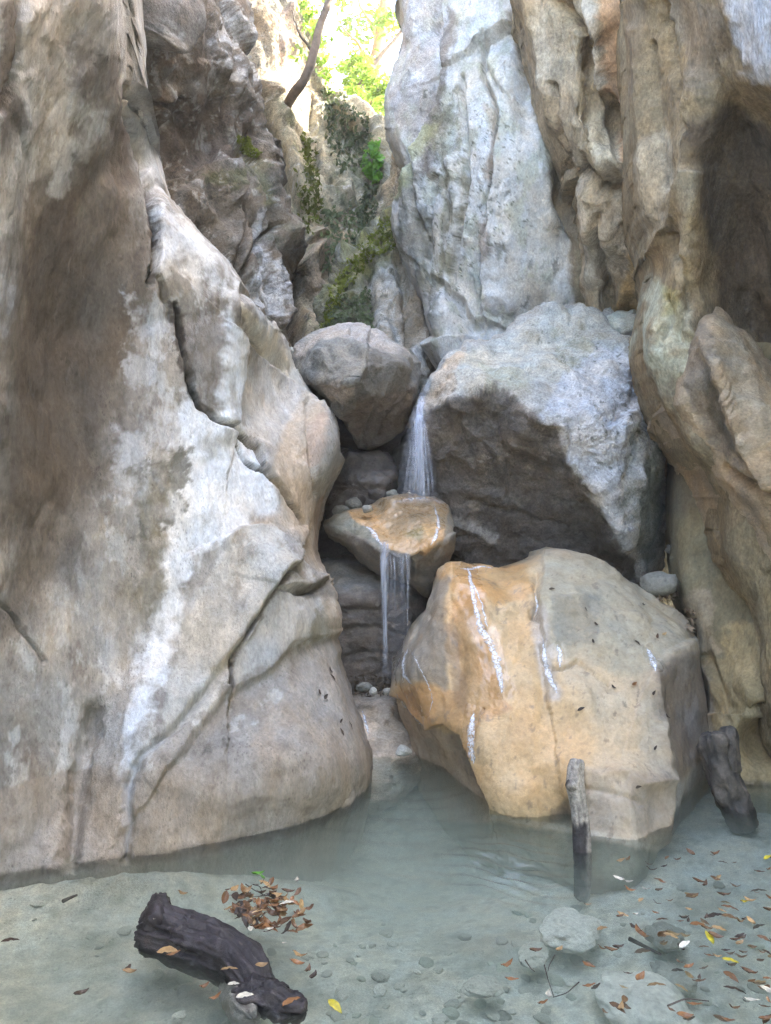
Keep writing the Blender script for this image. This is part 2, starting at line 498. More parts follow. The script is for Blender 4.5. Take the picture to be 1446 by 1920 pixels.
# ================================================================== THE WALLS
def W1():
    sil = [(-1900, 60), (-900, 130), (-300, 205), (0, 230), (60, 238), (120, 240), (170, 243), (210, 262), (250, 275), (300, 288), (345, 302),
           (375, 330), (400, 352), (430, 380), (460, 408), (480, 428), (510, 440), (535, 450), (555, 480), (585, 510), (615, 528), (650, 540), (690, 549), (720, 566),
           (755, 590), (780, 622), (805, 636), (835, 637), (875, 626), (920, 611), (980, 603), (1040, 601), (1080, 612), (1130, 626), (1155, 637), (1180, 630),
           (1220, 641), (1270, 655), (1310, 668), (1350, 682), (1390, 691), (1440, 695), (1490, 694), (1540, 686), (1600, 660), (1700, 600), (2300, 420)]
    pts = [(0, 1640, 3.18), (120, 1625, 3.24), (140, 1500, 3.42), (235, 1608, 3.33), (400, 1580, 3.48), (560, 1545, 3.69), (640, 1510, 3.93), (693, 1480, 4.15),
           (0, 1850, 3.2), (235, 1800, 3.36), (560, 1720, 3.75), (680, 1600, 4.2),
           (0, 1400, 3.28), (150, 1400, 3.52), (255, 1440, 3.48), (400, 1400, 3.62), (420, 1290, 3.82), (560, 1360, 3.8), (650, 1330, 4.1), (600, 1480, 3.72), (450, 1500, 3.5), (520, 1240, 3.98),
           (0, 1150, 3.35), (150, 1150, 3.62), (300, 1150, 3.85), (440, 1000, 4.12), (530, 1070, 4.12), (440, 1230, 3.86), (580, 1150, 4.15), (615, 1200, 4.3),
           (500, 980, 4.32), (560, 1000, 4.6), (595, 1080, 4.75),
           (0, 900, 3.3), (150, 900, 3.72), (300, 900, 3.98), (420, 850, 4.25), (500, 880, 4.45), (570, 900, 4.7), (620, 850, 5.1),
           (0, 600, 3.2), (100, 620, 3.62), (200, 600, 3.93), (285, 600, 4.12), (330, 720, 4.15), (420, 650, 4.28), (440, 600, 4.35), (465, 650, 4.8), (540, 700, 5.3), (600, 770, 5.3),
           (0, 350, 3.1), (90, 350, 3.45), (180, 350, 3.74), (265, 420, 4.08), (300, 360, 4.2), (380, 460, 4.3), (300, 500, 4.08),
           (0, 150, 3.0), (100, 150, 3.3), (200, 150, 3.55), (240, 170, 3.8), (275, 270, 4.4),
           (0, 0, 2.95), (100, 0, 3.2), (230, 0, 3.5), (0, -600, 2.9), (205, -600, 3.5), (60, -1900, 4.0), (-300, -1900, 3.6), (-300, -600, 2.6),
           (-500, 2008, 2.06), (-500, 1500, 2.1), (-500, 900, 2.05), (-500, 300, 1.95), (-700, 2300, 1.8), (-700, 1500, 1.85), (-700, 600, 1.8), (-700, -400, 1.8), (-700, -1900, 2.6)]
    feats = [('crack', [(130, 1610), (150, 1450), (178, 1340)], 16, .09), ('crack', [(238, 1610), (243, 1480), (268, 1420), (330, 1370), (430, 1240)], 9, .05),
             ('step', [(530, 1078), (505, 1130), (470, 1190), (432, 1240), (430, 1290)], .09, 75, 5), ('crack', [(532, 1076), (500, 1130), (432, 1238), (430, 1285)], 5, .09),
             ('crack', [(330, 570), (340, 640), (352, 700), (372, 760), (410, 795), (455, 815), (480, 840), (505, 890), (540, 935), (560, 985)], 4, .10),
             ('crack', [(440, 830), (455, 860), (480, 880), (500, 885)], 3.5, .045),
             ('blob', (354, 708), 7, 13, -.06),
             ('step', [(470, 655), (510, 700), (550, 735), (585, 775), (600, 800)], .12, 60, 4), ('crack', [(470, 655), (510, 698), (550, 732), (585, 772)], 5, .06),
             ('crack', [(560, 770), (562, 860), (585, 930)], 3, .03),
             ('step', [(450, 535), (452, 600), (440, 650), (442, 720), (435, 800)], .07, 60, 8),
             ('crack', [(240, 165), (262, 265), (278, 320), (290, 350), (297, 420), (296, 480), (283, 530)], 7, .10),
             ('crack', [(300, 520), (310, 560), (322, 600)], 5, .05),
             ('crack', [(6, 200), (33, 155), (42, 110), (45, 0), (50, -200)], 9, .07),
             ('ridge', [(560, 1000), (585, 1060), (605, 1110), (640, 1220)], 10, .03),
             ('step', [(600, 1105), (560, 1110), (540, 1105)], .05, 40, 4), ('crack', [(535, 1105), (570, 1112), (600, 1100)], 5, .05),
             ('crack', [(0, 1130), (40, 1180), (80, 1240)], 3, .03),
             ('step', [(330, 1430), (430, 1300), (520, 1248), (556, 1205), (640, 1190)], -.045, 110, 8),
             ('step', [(430, 1000), (450, 990), (500, 992), (545, 1040), (600, 1100)], .05, 60, 5),
             ('blob', (130, 620), 80, 230, -.05),
             ('blob', (590, 840), 35, 60, .10), ('blob', (560, 1430), 130, 60, .06), ('blob', (300, 1480), 60, 120, .05)]
    noise = [('fbm', .8, .8, .5, .08, 3), ('fbm', 3.5, 3.5, 1.5, .022, 6, .58), ('ridge', 7, 7, 2.2, .006, 4), ('facet', 6, 6, 3, .015, 1), ('facet', 15, 15, 8, .005, 1)]
    lay = [
        ('noise', dict(c=(.20, .18, .15), s=(1.6, 1.6, .6), lo=0, hi=.35, a=.55)),
        ('noise', dict(c=(.15, .12, .10), s=(6, 6, 3), lo=.14, hi=.3, a=.5, gain=.7)),
        ('noise', dict(c=(.50, .505, .50), s=(7, 7, 3), lo=.08, hi=.22, a=.65, gain=.7)),
        ('noise', dict(c=PALE, s=(2.2, 2.2, 1.2), lo=.05, hi=.3, a=.6)),
        # brown hollow: stain plus overhang shade, both in the colour
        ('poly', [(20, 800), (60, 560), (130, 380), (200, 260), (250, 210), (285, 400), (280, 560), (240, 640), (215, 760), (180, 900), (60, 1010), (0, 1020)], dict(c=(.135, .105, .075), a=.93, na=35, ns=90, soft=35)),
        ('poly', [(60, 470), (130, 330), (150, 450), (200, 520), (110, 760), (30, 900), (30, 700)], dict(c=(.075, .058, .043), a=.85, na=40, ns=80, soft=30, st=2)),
        ('poly', [(0, 0), (45, 0), (42, 140), (60, 240), (30, 290), (0, 290)], dict(c=DBROWN, a=.85, na=12, soft=10)),  # shadow of the corner recess, painted dark brown
        ('poly', [(50, 0), (225, 0), (238, 120), (195, 90), (130, 80), (110, 160), (60, 140)], dict(c=PURPLE, a=.25, na=20, ns=60, soft=14)),
        ('poly', [(130, 75), (160, 70), (230, 120), (245, 200), (265, 300), (240, 340), (200, 200), (150, 180)], dict(c=DBROWN, a=.7, na=20, ns=50, soft=12)),
        ('poly', [(60, 340), (110, 330), (130, 280), (170, 330), (140, 480), (80, 440)], dict(c=DBROWN, a=.65, na=25, ns=40, soft=10)),
        ('poly', [(0, 280), (60, 250), (50, 480), (0, 560)], dict(c=GREY, a=.7, na=25, ns=60, soft=20)),
        ('line', [(120, 200), (128, 300), (120, 360)], 16, dict(c=PALE, a=.55, na=14, ns=30)),
        ('poly', [(0, 520), (45, 540), (30, 600), (0, 640)], dict(c=BLUEW, a=.6, na=14, ns=25, soft=6)),
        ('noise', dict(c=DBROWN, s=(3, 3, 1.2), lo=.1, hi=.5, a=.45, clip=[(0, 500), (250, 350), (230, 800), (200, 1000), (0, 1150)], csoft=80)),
        ('poly', [(0, 420), (120, 420), (230, 560), (235, 760), (190, 900), (150, 1060), (60, 1160), (0, 1180)], dict(c=(.088, .073, .056), a=.72, na=50, ns=110, soft=50)),  # brown stain, its colour deepened to carry the dimness of this side
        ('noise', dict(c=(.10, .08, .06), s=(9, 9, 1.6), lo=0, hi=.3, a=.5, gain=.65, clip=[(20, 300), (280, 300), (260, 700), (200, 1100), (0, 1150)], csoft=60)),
        # pale blue-white calcite bands
        ('poly', [(300, 380), (345, 400), (420, 470), (445, 540), (440, 560), (380, 520), (330, 520), (300, 520)], dict(c=(.6, .61, .61), a=.85, na=16, ns=20, br=(5, -.25, .15))),
        ('poly', [(300, 385), (330, 400), (345, 440), (320, 480), (302, 500)], dict(c=BLUEW, a=.8, na=10, ns=16, br=(8, -.3, .05))),
        ('poly', [(330, 590), (425, 560), (440, 640), (400, 790), (345, 690)], dict(c=BROWN, a=.6, na=20, ns=40)),
        ('poly', [(240, 560), (330, 560), (310, 680), (240, 760)], dict(c=BLUEW, a=.5, na=30, ns=25, br=(6, -.2, .1))),
        ('poly', [(425, 600), (450, 640), (430, 760), (480, 850), (530, 960), (470, 980), (360, 1040), (330, 1200), (250, 1420), (215, 1480), (280, 1180), (310, 1000), (330, 830), (350, 740), (400, 790)],
            dict(c=(.68, .71, .75), a=.95, na=24, ns=45, soft=12, br=(3.5, -.6, -.2))),
        ('poly', [(215, 800), (290, 760), (330, 740), (310, 860), (240, 980), (200, 1000)], dict(c=BLUEW, a=.55, na=26, ns=30, br=(5, -.15, .15))),
        ('poly', [(240, 880), (350, 830), (360, 900), (320, 990), (270, 1000)], dict(c=(.11, .105, .07), a=.8, na=26, ns=30, br=(5, -.4, .1))),
        ('poly', [(270, 1010), (310, 1020), (305, 1200), (280, 1230), (255, 1120)], dict(c=(.16, .15, .10), a=.65, na=20, ns=30, br=(6, -.3, .2))),
        ('noise', dict(c=OLIVE, s=(5, 5, 3), lo=.15, hi=.4, a=.5, clip=[(200, 700), (460, 700), (420, 1000), (300, 1250), (200, 1100)], csoft=40)),
        ('poly', [(440, 1000), (500, 990), (535, 1060), (500, 1130), (430, 1240), (400, 1330), (300, 1400), (330, 1200), (400, 1060)], dict(c=(.50, .48, .43), a=.8, na=14, ns=40)),
        ('noise', dict(c=(.26, .22, .17), s=(7, 7, 5), lo=.12, hi=.3, a=.6, clip=[(430, 1000), (540, 1000), (560, 1250), (420, 1300)], csoft=20)),
        ('poly', [(540, 1090), (600, 1100), (625, 1190), (570, 1210), (575, 1150), (545, 1140)], dict(c=OLIVE, a=.8, na=14, ns=16)),
        ('poly', [(440, 1235), (532, 1082), (600, 1112), (575, 1205), (500, 1245), (430, 1290)], dict(c=(.47, .46, .44), a=.85, na=12, ns=24)),
        # honey coloured strip under the lip and the tan inner face
        ('poly', [(560, 730), (600, 790), (565, 880), (600, 990), (612, 1090), (645, 1230), (620, 1190), (585, 1080), (540, 1010), (470, 985), (520, 960), (505, 870), (530, 800)], dict(c=SAND, a=.85, na=10, ns=50, soft=10)),
        ('poly', [(455, 560), (545, 655), (570, 730), (635, 800), (600, 790), (540, 730), (465, 650)], dict(c=(.58, .55, .47), a=.9, na=12, ns=30)),
        ('poly', [(585, 775), (640, 800), (640, 850), (610, 930), (590, 900), (572, 850)], dict(c=GREY, a=.75, na=14, ns=26)),
        ('poly', [(560, 810), (583, 800), (582, 880), (562, 880)], dict(c=(.46, .33, .24), a=.8, na=6, ns=20)),
        ('poly', [(590, 940), (608, 920), (603, 1060), (592, 1050)], dict(c=(.30, .20, .14), a=.7, na=6)),
        ('line', [(340, 690), (352, 704), (372, 760), (410, 795), (455, 815), (480, 840), (505, 890), (540, 935), (558, 975)], 2.5, dict(c=(.06, .055, .04), a=.85, na=2, ns=10, soft=2)),
        ('line', [(440, 830), (455, 860), (480, 880), (500, 885)], 3, dict(c=(.07, .06, .045), a=.8, na=3, ns=10, soft=2)),
        ('line', [(530, 1078), (500, 1130), (432, 1238)], 2.5, dict(c=(.12, .10, .08), a=.7, na=2, ns=10, soft=2)),
        ('poly', [(545, 1104), (600, 1098), (612, 1130), (570, 1122)], dict(c=(.09, .08, .06), a=.7, na=5, ns=12)),
        # dark brown and black marks along the cracks
        ('line', [(288, 355), (293, 400), (290, 440)], 9, dict(c=DBROWN, a=.9, na=6, ns=14, soft=3)),
        ('line', [(283, 500), (280, 530)], 7, dict(c=BLACKG, a=.8, na=5, ns=14, soft=3)),
        ('line', [(328, 570), (338, 640), (340, 690)], 8, dict(c=DBROWN, a=.85, na=7, ns=14, soft=3)),
        ('line', [(352, 700), (358, 745)], 6, dict(c=BLACKG, a=.9, na=4, ns=14, soft=3)),
        ('poly', [(262, 225), (276, 215), (282, 250), (270, 265)], dict(c=BLACKG, a=.8, na=6, ns=10, soft=3)),
        ('line', [(252, 180), (268, 240), (290, 320)], 8, dict(c=PALE, a=.6, na=6, ns=12)),
        # tide mark: the damp foot of the wall
        ('poly', [(-200, 1760), (-200, 1500), (0, 1480), (85, 1455), (140, 1440), (200, 1435), (240, 1460), (246, 1490), (270, 1450), (330, 1440), (420, 1405), (470, 1395), (510, 1325), (545, 1290), (550, 1235), (600, 1200), (640, 1190), (700, 1420), (720, 1900), (-200, 2300)],
            dict(c=(.30, .26, .215), a=.85, na=5, ns=30, soft=4, wet=.12)),
        ('poly', [(430, 1290), (480, 1250), (555, 1200), (560, 1240), (545, 1290), (510, 1325), (470, 1395), (400, 1410), (330, 1430)], dict(mul=(.86, .84, .82), a=.8, na=6, ns=30)),  # shade just below the step, multiplied into the colour
        ('noise', dict(c=(.36, .31, .25), s=(4, 4, 6), lo=.08, hi=.4, a=.55, clip=[(240, 1640), (260, 1470), (690, 1250), (700, 1600)], csoft=30)),
        ('noise', dict(c=(.17, .145, .11), s=(4, 4, 8), lo=.1, hi=.4, a=.6, clip=[(0, 1640), (0, 1480), (240, 1470), (690, 1350), (700, 1600)], csoft=30)),
        ('line', [(242, 1480), (236, 1600)], 9, dict(c=BLUEW, a=.45, na=5, ns=20)),
        ('line', [(0, 1648), (235, 1612), (400, 1588), (560, 1553), (640, 1518), (693, 1488)], 9, dict(c=(.16, .13, .10), a=.7, na=4, ns=20, wet=.5)),
    ]
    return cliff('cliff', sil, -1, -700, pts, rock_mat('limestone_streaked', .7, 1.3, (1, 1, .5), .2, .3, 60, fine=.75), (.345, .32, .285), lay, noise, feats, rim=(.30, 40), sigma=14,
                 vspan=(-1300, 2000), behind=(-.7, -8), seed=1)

def C2():
    sil = [(-1900, 400), (-400, 430), (0, 450), (60, 455), (100, 460), (140, 466), (165, 480), (185, 488), (210, 490), (235, 500), (255, 520), (280, 520), (310, 514), (340, 520),
           (375, 535), (400, 545), (420, 555), (445, 562), (465, 560), (480, 545), (500, 535), (530, 530), (580, 535), (640, 540), (720, 545), (900, 560), (1000, 580)]
    pts = [(240, 0, 5.2), (330, 0, 5.6), (450, 0, 6.4), (200, 300, 5.0), (400, 200, 5.85), (520, 270, 6.6), (300, 350, 5.5), (400, 400, 5.8), (480, 430, 6.1), (555, 440, 6.7),
           (450, 600, 5.9), (530, 620, 6.3), (480, 520, 6.0), (540, 800, 6.3), (400, 900, 5.8), (330, 170, 5.55), (420, 120, 5.9), (380, 265, 5.95), (330, 240, 5.75), (450, 250, 6.2), (400, 325, 5.75), (330, 330, 5.6), (480, 320, 6.2),
           (290, 40, 4.9), (400, -500, 6.0), (200, -500, 5.2), (400, -1900, 6.5), (100, -1900, 5.5), (-200, 900, 5), (-200, 0, 4.8), (580, 1000, 6.3), (-200, 1000, 5.4), (350, 60, 5.6), (370, 110, 5.8)]
    feats = [('step', [(330, 0), (318, 50), (290, 85), (240, 100)], .30, 120, 6), ('crack', [(430, 520), (440, 470), (455, 420), (452, 380)], 4, .12), ('crack', [(430, 540), (470, 470), (520, 420)], 5, .1),
             ('step', [(520, 310), (470, 300), (400, 305), (350, 318), (310, 330)], -.10, 60, 8), ('crack', [(280, 190), (320, 200), (350, 190)], 4, .08),
             ('blob', (285, 190), 25, 25, .10), ('blob', (395, 130), 40, 30, .10), ('blob', (410, 240), 80, 45, -.05), ('blob', (445, 470), 20, 60, .12), ('blob', (415, 490), 14, 60, .08),
             ('blob', (505, 300), 18, 45, .14), ('blob', (545, 440), 22, 25, .12)]
    noise = [('facet', 2.4, 2.4, 1.3, .13, 1), ('facet', 6, 6, 4, .035, 1), ('fbm', 2, 2, 1.1, .15, 6, .62), ('ridge', 8, 8, 6, .012, 5, .6)]
    lay = [('noise', dict(c=(.165, .115, .07), s=(2, 2, 2), lo=-.05, hi=.3, a=.55)), ('noise', dict(c=(.20, .19, .17), s=(4, 4, 4), lo=0.05, hi=.3, a=.6)),
           ('poly', [(240, -30), (330, -30), (318, 55), (290, 90), (235, 105)], dict(c=(.20, .175, .15), a=.9, na=6)),
           ('poly', [(300, 180), (480, 200), (500, 300), (320, 320)], dict(c=(.13, .10, .085), a=.5, na=20)),
           ('poly', [(330, 310), (520, 300), (560, 450), (540, 640), (420, 560)], dict(c=(.2, .18, .15), a=.4, na=20)),
           ('poly', [(392, 60), (450, 0), (462, 100), (480, 170), (430, 150), (400, 110)], dict(c=PALE, a=.7, na=14, ns=16, br=(6, -.05, .12))),
           ('poly', [(440, 560), (500, 480), (530, 490), (535, 560), (520, 600)], dict(c=BLUEW, a=.85, na=14, ns=18, br=(5, -.3, .0))),
           ('line', [(488, 400), (490, 470)], 10, dict(c=BLUEW, a=.65, na=6, ns=12)),
           ('poly', [(450, 250), (490, 290), (510, 380), (490, 400), (470, 320)], dict(c=(.14, .14, .05), a=.7, na=14, ns=16, br=(6, -.2, .1))),
           ('poly', [(380, 325), (440, 325), (440, 350), (400, 350)], dict(c=MOSS, a=.7, na=10, ns=14)),
           ('noise', dict(c=(.36, .36, .34), s=(8, 8, 7), lo=.16, hi=.26, a=.7, gain=.68)),
           ('poly', [(505, 400), (560, 440), (545, 480), (500, 450)], dict(c=(.12, .125, .08), a=.6, na=10, br=(8, -.2, .1))),
           ('noise', dict(c=BLACKG, s=(14, 14, 14), lo=.26, hi=.36, a=.6))]
    return cliff('cliff', sil, -1, -150, pts, rock_mat('crag_brown', .8, 1.3, (1, 1, 1), .34, .3, 50), (.14, .112, .08), lay, noise, feats, rim=(.3, 26), sigma=9, vspan=(-700, 1000), back=3.0, wrapx=1.2, seed=11)

def C3():
    sil = [(-1500, 330), (-500, 470), (-100, 550), (0, 578), (60, 600), (120, 612), (165, 618), (185, 655), (205, 692), (225, 714), (255, 732), (300, 765), (360, 800), (400, 790), (500, 830), (640, 860), (800, 880)]
    pts = [(450, 0, 9.6), (560, 0, 10), (600, 150, 10.2), (500, 200, 9.2), (560, 300, 9.1), (640, 250, 10), (700, 300, 9.6), (600, 420, 8.7), (560, 480, 7.7), (680, 400, 9.1), (720, 420, 8.6), (620, 330, 8.9), (575, 400, 8.4),
           (590, 560, 7.9), (640, 540, 8.0), (560, 650, 7.2), (800, 640, 8), (880, 800, 8), (520, 800, 6.9), (450, 500, 7.6), (300, 300, 9), (300, -1500, 11.5), (560, -500, 10.5), (250, -400, 10), (530, 90, 9.5), (480, 60, 9.2), (585, 60, 10.1), (300, 800, 7.5)]
    feats = [('crack', [(490, 165), (530, 330), (560, 400), (565, 520)], 8, .25), ('crack', [(590, 180), (600, 260), (590, 300), (640, 340)], 5, .18), ('blob', (630, 325), 12, 10, -.3), ('blob', (590, 470), 34, 26, .4),
             ('step', [(560, 462), (590, 455), (635, 450)], -.25, 50, 5), ('crack', [(540, 420), (560, 470), (548, 560), (560, 640)], 12, .5), ('ridge', [(510, 170), (535, 260), (560, 330), (565, 430)], 20, .2)]
    noise = [('facet', 1.6, 1.6, .7, .18, 1), ('facet', 3.6, 3.6, 2.0, .07, 1), ('fbm', 2.2, 2.2, 1.2, .12, 6, .6), ('ridge', 6, 6, 4, .02, 5, .6)]
    lay = [('noise', dict(c=(.30, .27, .19), s=(1.5, 1.5, 1), lo=0, hi=.3, a=.6)), ('noise', dict(c=(.36, .27, .17), s=(1.5, 1.5, .8), lo=.05, hi=.3, a=.6)),
           ('poly', [(440, -200), (570, -200), (600, 100), (560, 170), (490, 200), (450, 60)], dict(c=(.30, .235, .15), a=.85, na=14)),
           ('line', [(540, 20), (520, 150)], 14, dict(c=(.40, .25, .17), a=.6, na=14, ns=20)),
           ('poly', [(490, 170), (560, 230), (580, 430), (565, 520), (560, 420), (520, 300)], dict(c=(.30, .26, .155), a=.75, na=12)),
           ('poly', [(600, 210), (690, 220), (735, 420), (660, 460), (620, 340)], dict(c=(.15, .15, .10), a=.6, na=16, br=(3, -.35, .1))),
           ('poly', [(530, 470), (562, 470), (560, 640), (535, 640)], dict(c=(.15, .09, .07), a=.8, na=10)),
           ('poly', [(562, 460), (640, 450), (620, 520), (590, 560), (570, 520)], dict(c=(.34, .25, .18), a=.7, na=10)),
           ('noise', dict(c=MOSS, s=(5, 5, 4), lo=.1, hi=.25, a=.7, clip=[(570, 0), (620, 100), (740, 420), (800, 700), (560, 700), (560, 560), (640, 440), (620, 240)], csoft=15)),
           ('noise', dict(c=(.40, .39, .36), s=(7, 7, 7), lo=.18, hi=.28, a=.7)), ('noise', dict(c=(.05, .05, .03), s=(7, 7, 6), lo=.14, hi=.26, a=.55, gain=.68)), ('noise', dict(c=(.11, .13, .04), s=(5, 5, 3), lo=.12, hi=.3, a=.6, gain=.66, clip=[(480, 200), (620, 200), (740, 330), (800, 700), (520, 700)], csoft=20))]
    return cliff('cliff', sil, -1, 200, pts, rock_mat('sunlit_crag', .9, 1.0, (1, 1, 1), .36, .4, 30), (.37, .315, .20), lay, noise, feats, rim=(.5, 24), sigma=8, vspan=(-500, 800), back=5.0, wrapx=2.5, seed=23)

def C4():
    sil = [(-1900, 800), (-500, 745), (0, 730), (40, 735), (80, 733), (120, 722), (160, 712), (200, 706), (240, 706), (270, 712), (300, 720), (330, 728), (365, 738), (400, 733), (430, 736), (470, 748), (510, 762), (550, 780),
           (590, 795), (620, 803), (650, 812), (680, 822), (720, 835), (900, 850)]
    pts = [(735, 0, 7.6), (706, 220, 7.45), (740, 370, 7.25), (790, 580, 6.95), (820, 690, 6.75), (830, 0, 7.0), (900, 0, 6.7), (960, 0, 6.5), (1000, 100, 6.35), (1090, 470, 6.4), (830, 300, 6.75), (910, 300, 6.4), (1000, 300, 6.25),
           (850, 600, 6.85), (920, 600, 6.8), (1000, 600, 6.8), (1100, 600, 6.8), (1100, 900, 7.1), (850, 900, 7.1), (770, 450, 7.1), (780, 200, 7.0), (815, 110, 6.75), (770, 300, 7.05),
           (960, -1900, 7.2), (800, -1900, 8.5), (1150, -1900, 6.8), (1200, 0, 6.5), (1200, 600, 6.8), (740, -500, 7.8), (960, -500, 6.7)]
    feats = [('step', [(830, -200), (818, 80), (806, 190), (770, 270), (742, 365)], -.20, 110, 4), ('crack', [(905, 60), (900, 130), (915, 165), (936, 215), (930, 240)], 4, .11), ('crack', [(930, 240), (922, 330), (910, 430), (903, 520), (906, 590)], 3.5, .10),
             ('step', [(906, 600), (903, 520), (910, 430), (925, 320), (935, 220)], .09, 110, 3),
             ('crack', [(860, 130), (868, 260), (875, 340), (860, 460), (850, 540)], 3.5, .08), ('ridge', [(845, 300), (855, 400), (840, 520), (815, 590)], 14, .08), ('crack', [(815, 330), (800, 420), (805, 520)], 4, .09),
             ('crack', [(765, 290), (775, 400), (800, 480)], 5, .12), ('step', [(800, 630), (815, 640), (845, 636), (862, 632)], .14, 40, 4), ('step', [(850, 545), (870, 560), (888, 600), (905, 605)], -.14, 50, 4),
             ('step', [(920, 55), (945, 40), (970, 50), (985, 60)], -.16, 70, 4), ('crack', [(1040, 428), (1060, 442), (1080, 447)], 2.5, .05), ('blob', (935, 560), 20, 15, .06), ('crack', [(900, 100), (940, 170), (955, 185)], 3, .05),
             ('blob', (985, 130), 22, 120, -.15), ('blob', (1060, 400), 20, 90, -.2), ('blob', (840, 590), 28, 45, .12)]
    noise = [('fbm', 1.2, 1.2, .35, .09, 3), ('facet', 2.2, 2.2, .5, .055, 1), ('fbm', 5, 5, 1.6, .02, 6, .6), ('facet', 9, 9, 4, .018, 1), ('fbm', 30, 30, 30, .010, 3)]
    lay = [('noise', dict(c=(.54, .555, .57), s=(2.5, 2.5, 1.5), lo=-.15, hi=.1, a=.9)), ('noise', dict(c=(.38, .41, .31), s=(6, 6, 4), lo=.05, hi=.2, a=.55)),
           ('poly', [(735, -100), (815, -100), (820, 80), (805, 200), (780, 270), (720, 200), (720, 120)], dict(c=(.36, .32, .31), a=.6, na=16, br=(4, -.35, .1))),
           ('line', [(845, 20), (820, 110), (808, 200), (800, 320)], 14, dict(c=(.17, .14, .115), a=.8, na=12, ns=24, st=2)),
           ('poly', [(805, 200), (850, 150), (870, 330), (850, 500), (820, 540), (815, 330)], dict(c=(.19, .185, .12), a=.8, na=18, ns=26, st=2.5, br=(4, -.25, .05))),
           ('poly', [(735, 350), (790, 320), (815, 440), (805, 480), (830, 600), (790, 580), (745, 450)], dict(c=(.13, .13, .105), a=.8, na=16, ns=26, st=2, br=(4, -.3, .08))),
           ('line', [(800, 240), (770, 290), (742, 360)], 13, dict(c=(.30, .32, .14), a=.7, na=8, ns=20)),
           ('line', [(915, 200), (930, 260), (915, 330)], 8, dict(c=(.34, .24, .15), a=.6, na=8, ns=18)),
           ('line', [(905, 430), (915, 480)], 12, dict(c=(.28, .20, .15), a=.6, na=8, ns=18)),
           # brown margin beside the drapery
           ('poly', [(950, 20), (1000, 60), (1060, 270), (1095, 370), (1095, 470), (1110, 620), (1075, 620), (1065, 450), (1035, 330), (1000, 180), (960, 70)], dict(c=(.21, .165, .10), a=.95, na=8, ns=26, soft=10)),
           ('poly', [(1080, 470), (1110, 470), (1110, 600), (1075, 600)], dict(c=(.30, .25, .14), a=.7, na=8)),
           ('noise', dict(c=(.09, .10, .06), s=(22, 22, 22), lo=.22, hi=.3, a=.8, clip=[(800, 150), (960, 200), (1000, 420), (960, 480), (900, 480), (850, 620), (750, 500), (740, 350)], csoft=20)),
           ('noise', dict(c=(.05, .05, .04), s=(9, 9, 3), lo=.27, hi=.36, a=.5))]
    return cliff('cliff', sil, 1, 1180, pts, rock_mat('pale_limestone', .7, 1.4, (1, 1, .8), .2, .2, 90), (.50, .50, .48), lay, noise, feats, rim=(.4, 30), sigma=10, vspan=(-330, 900), back=2.2, wrapx=1.0, seed=37)

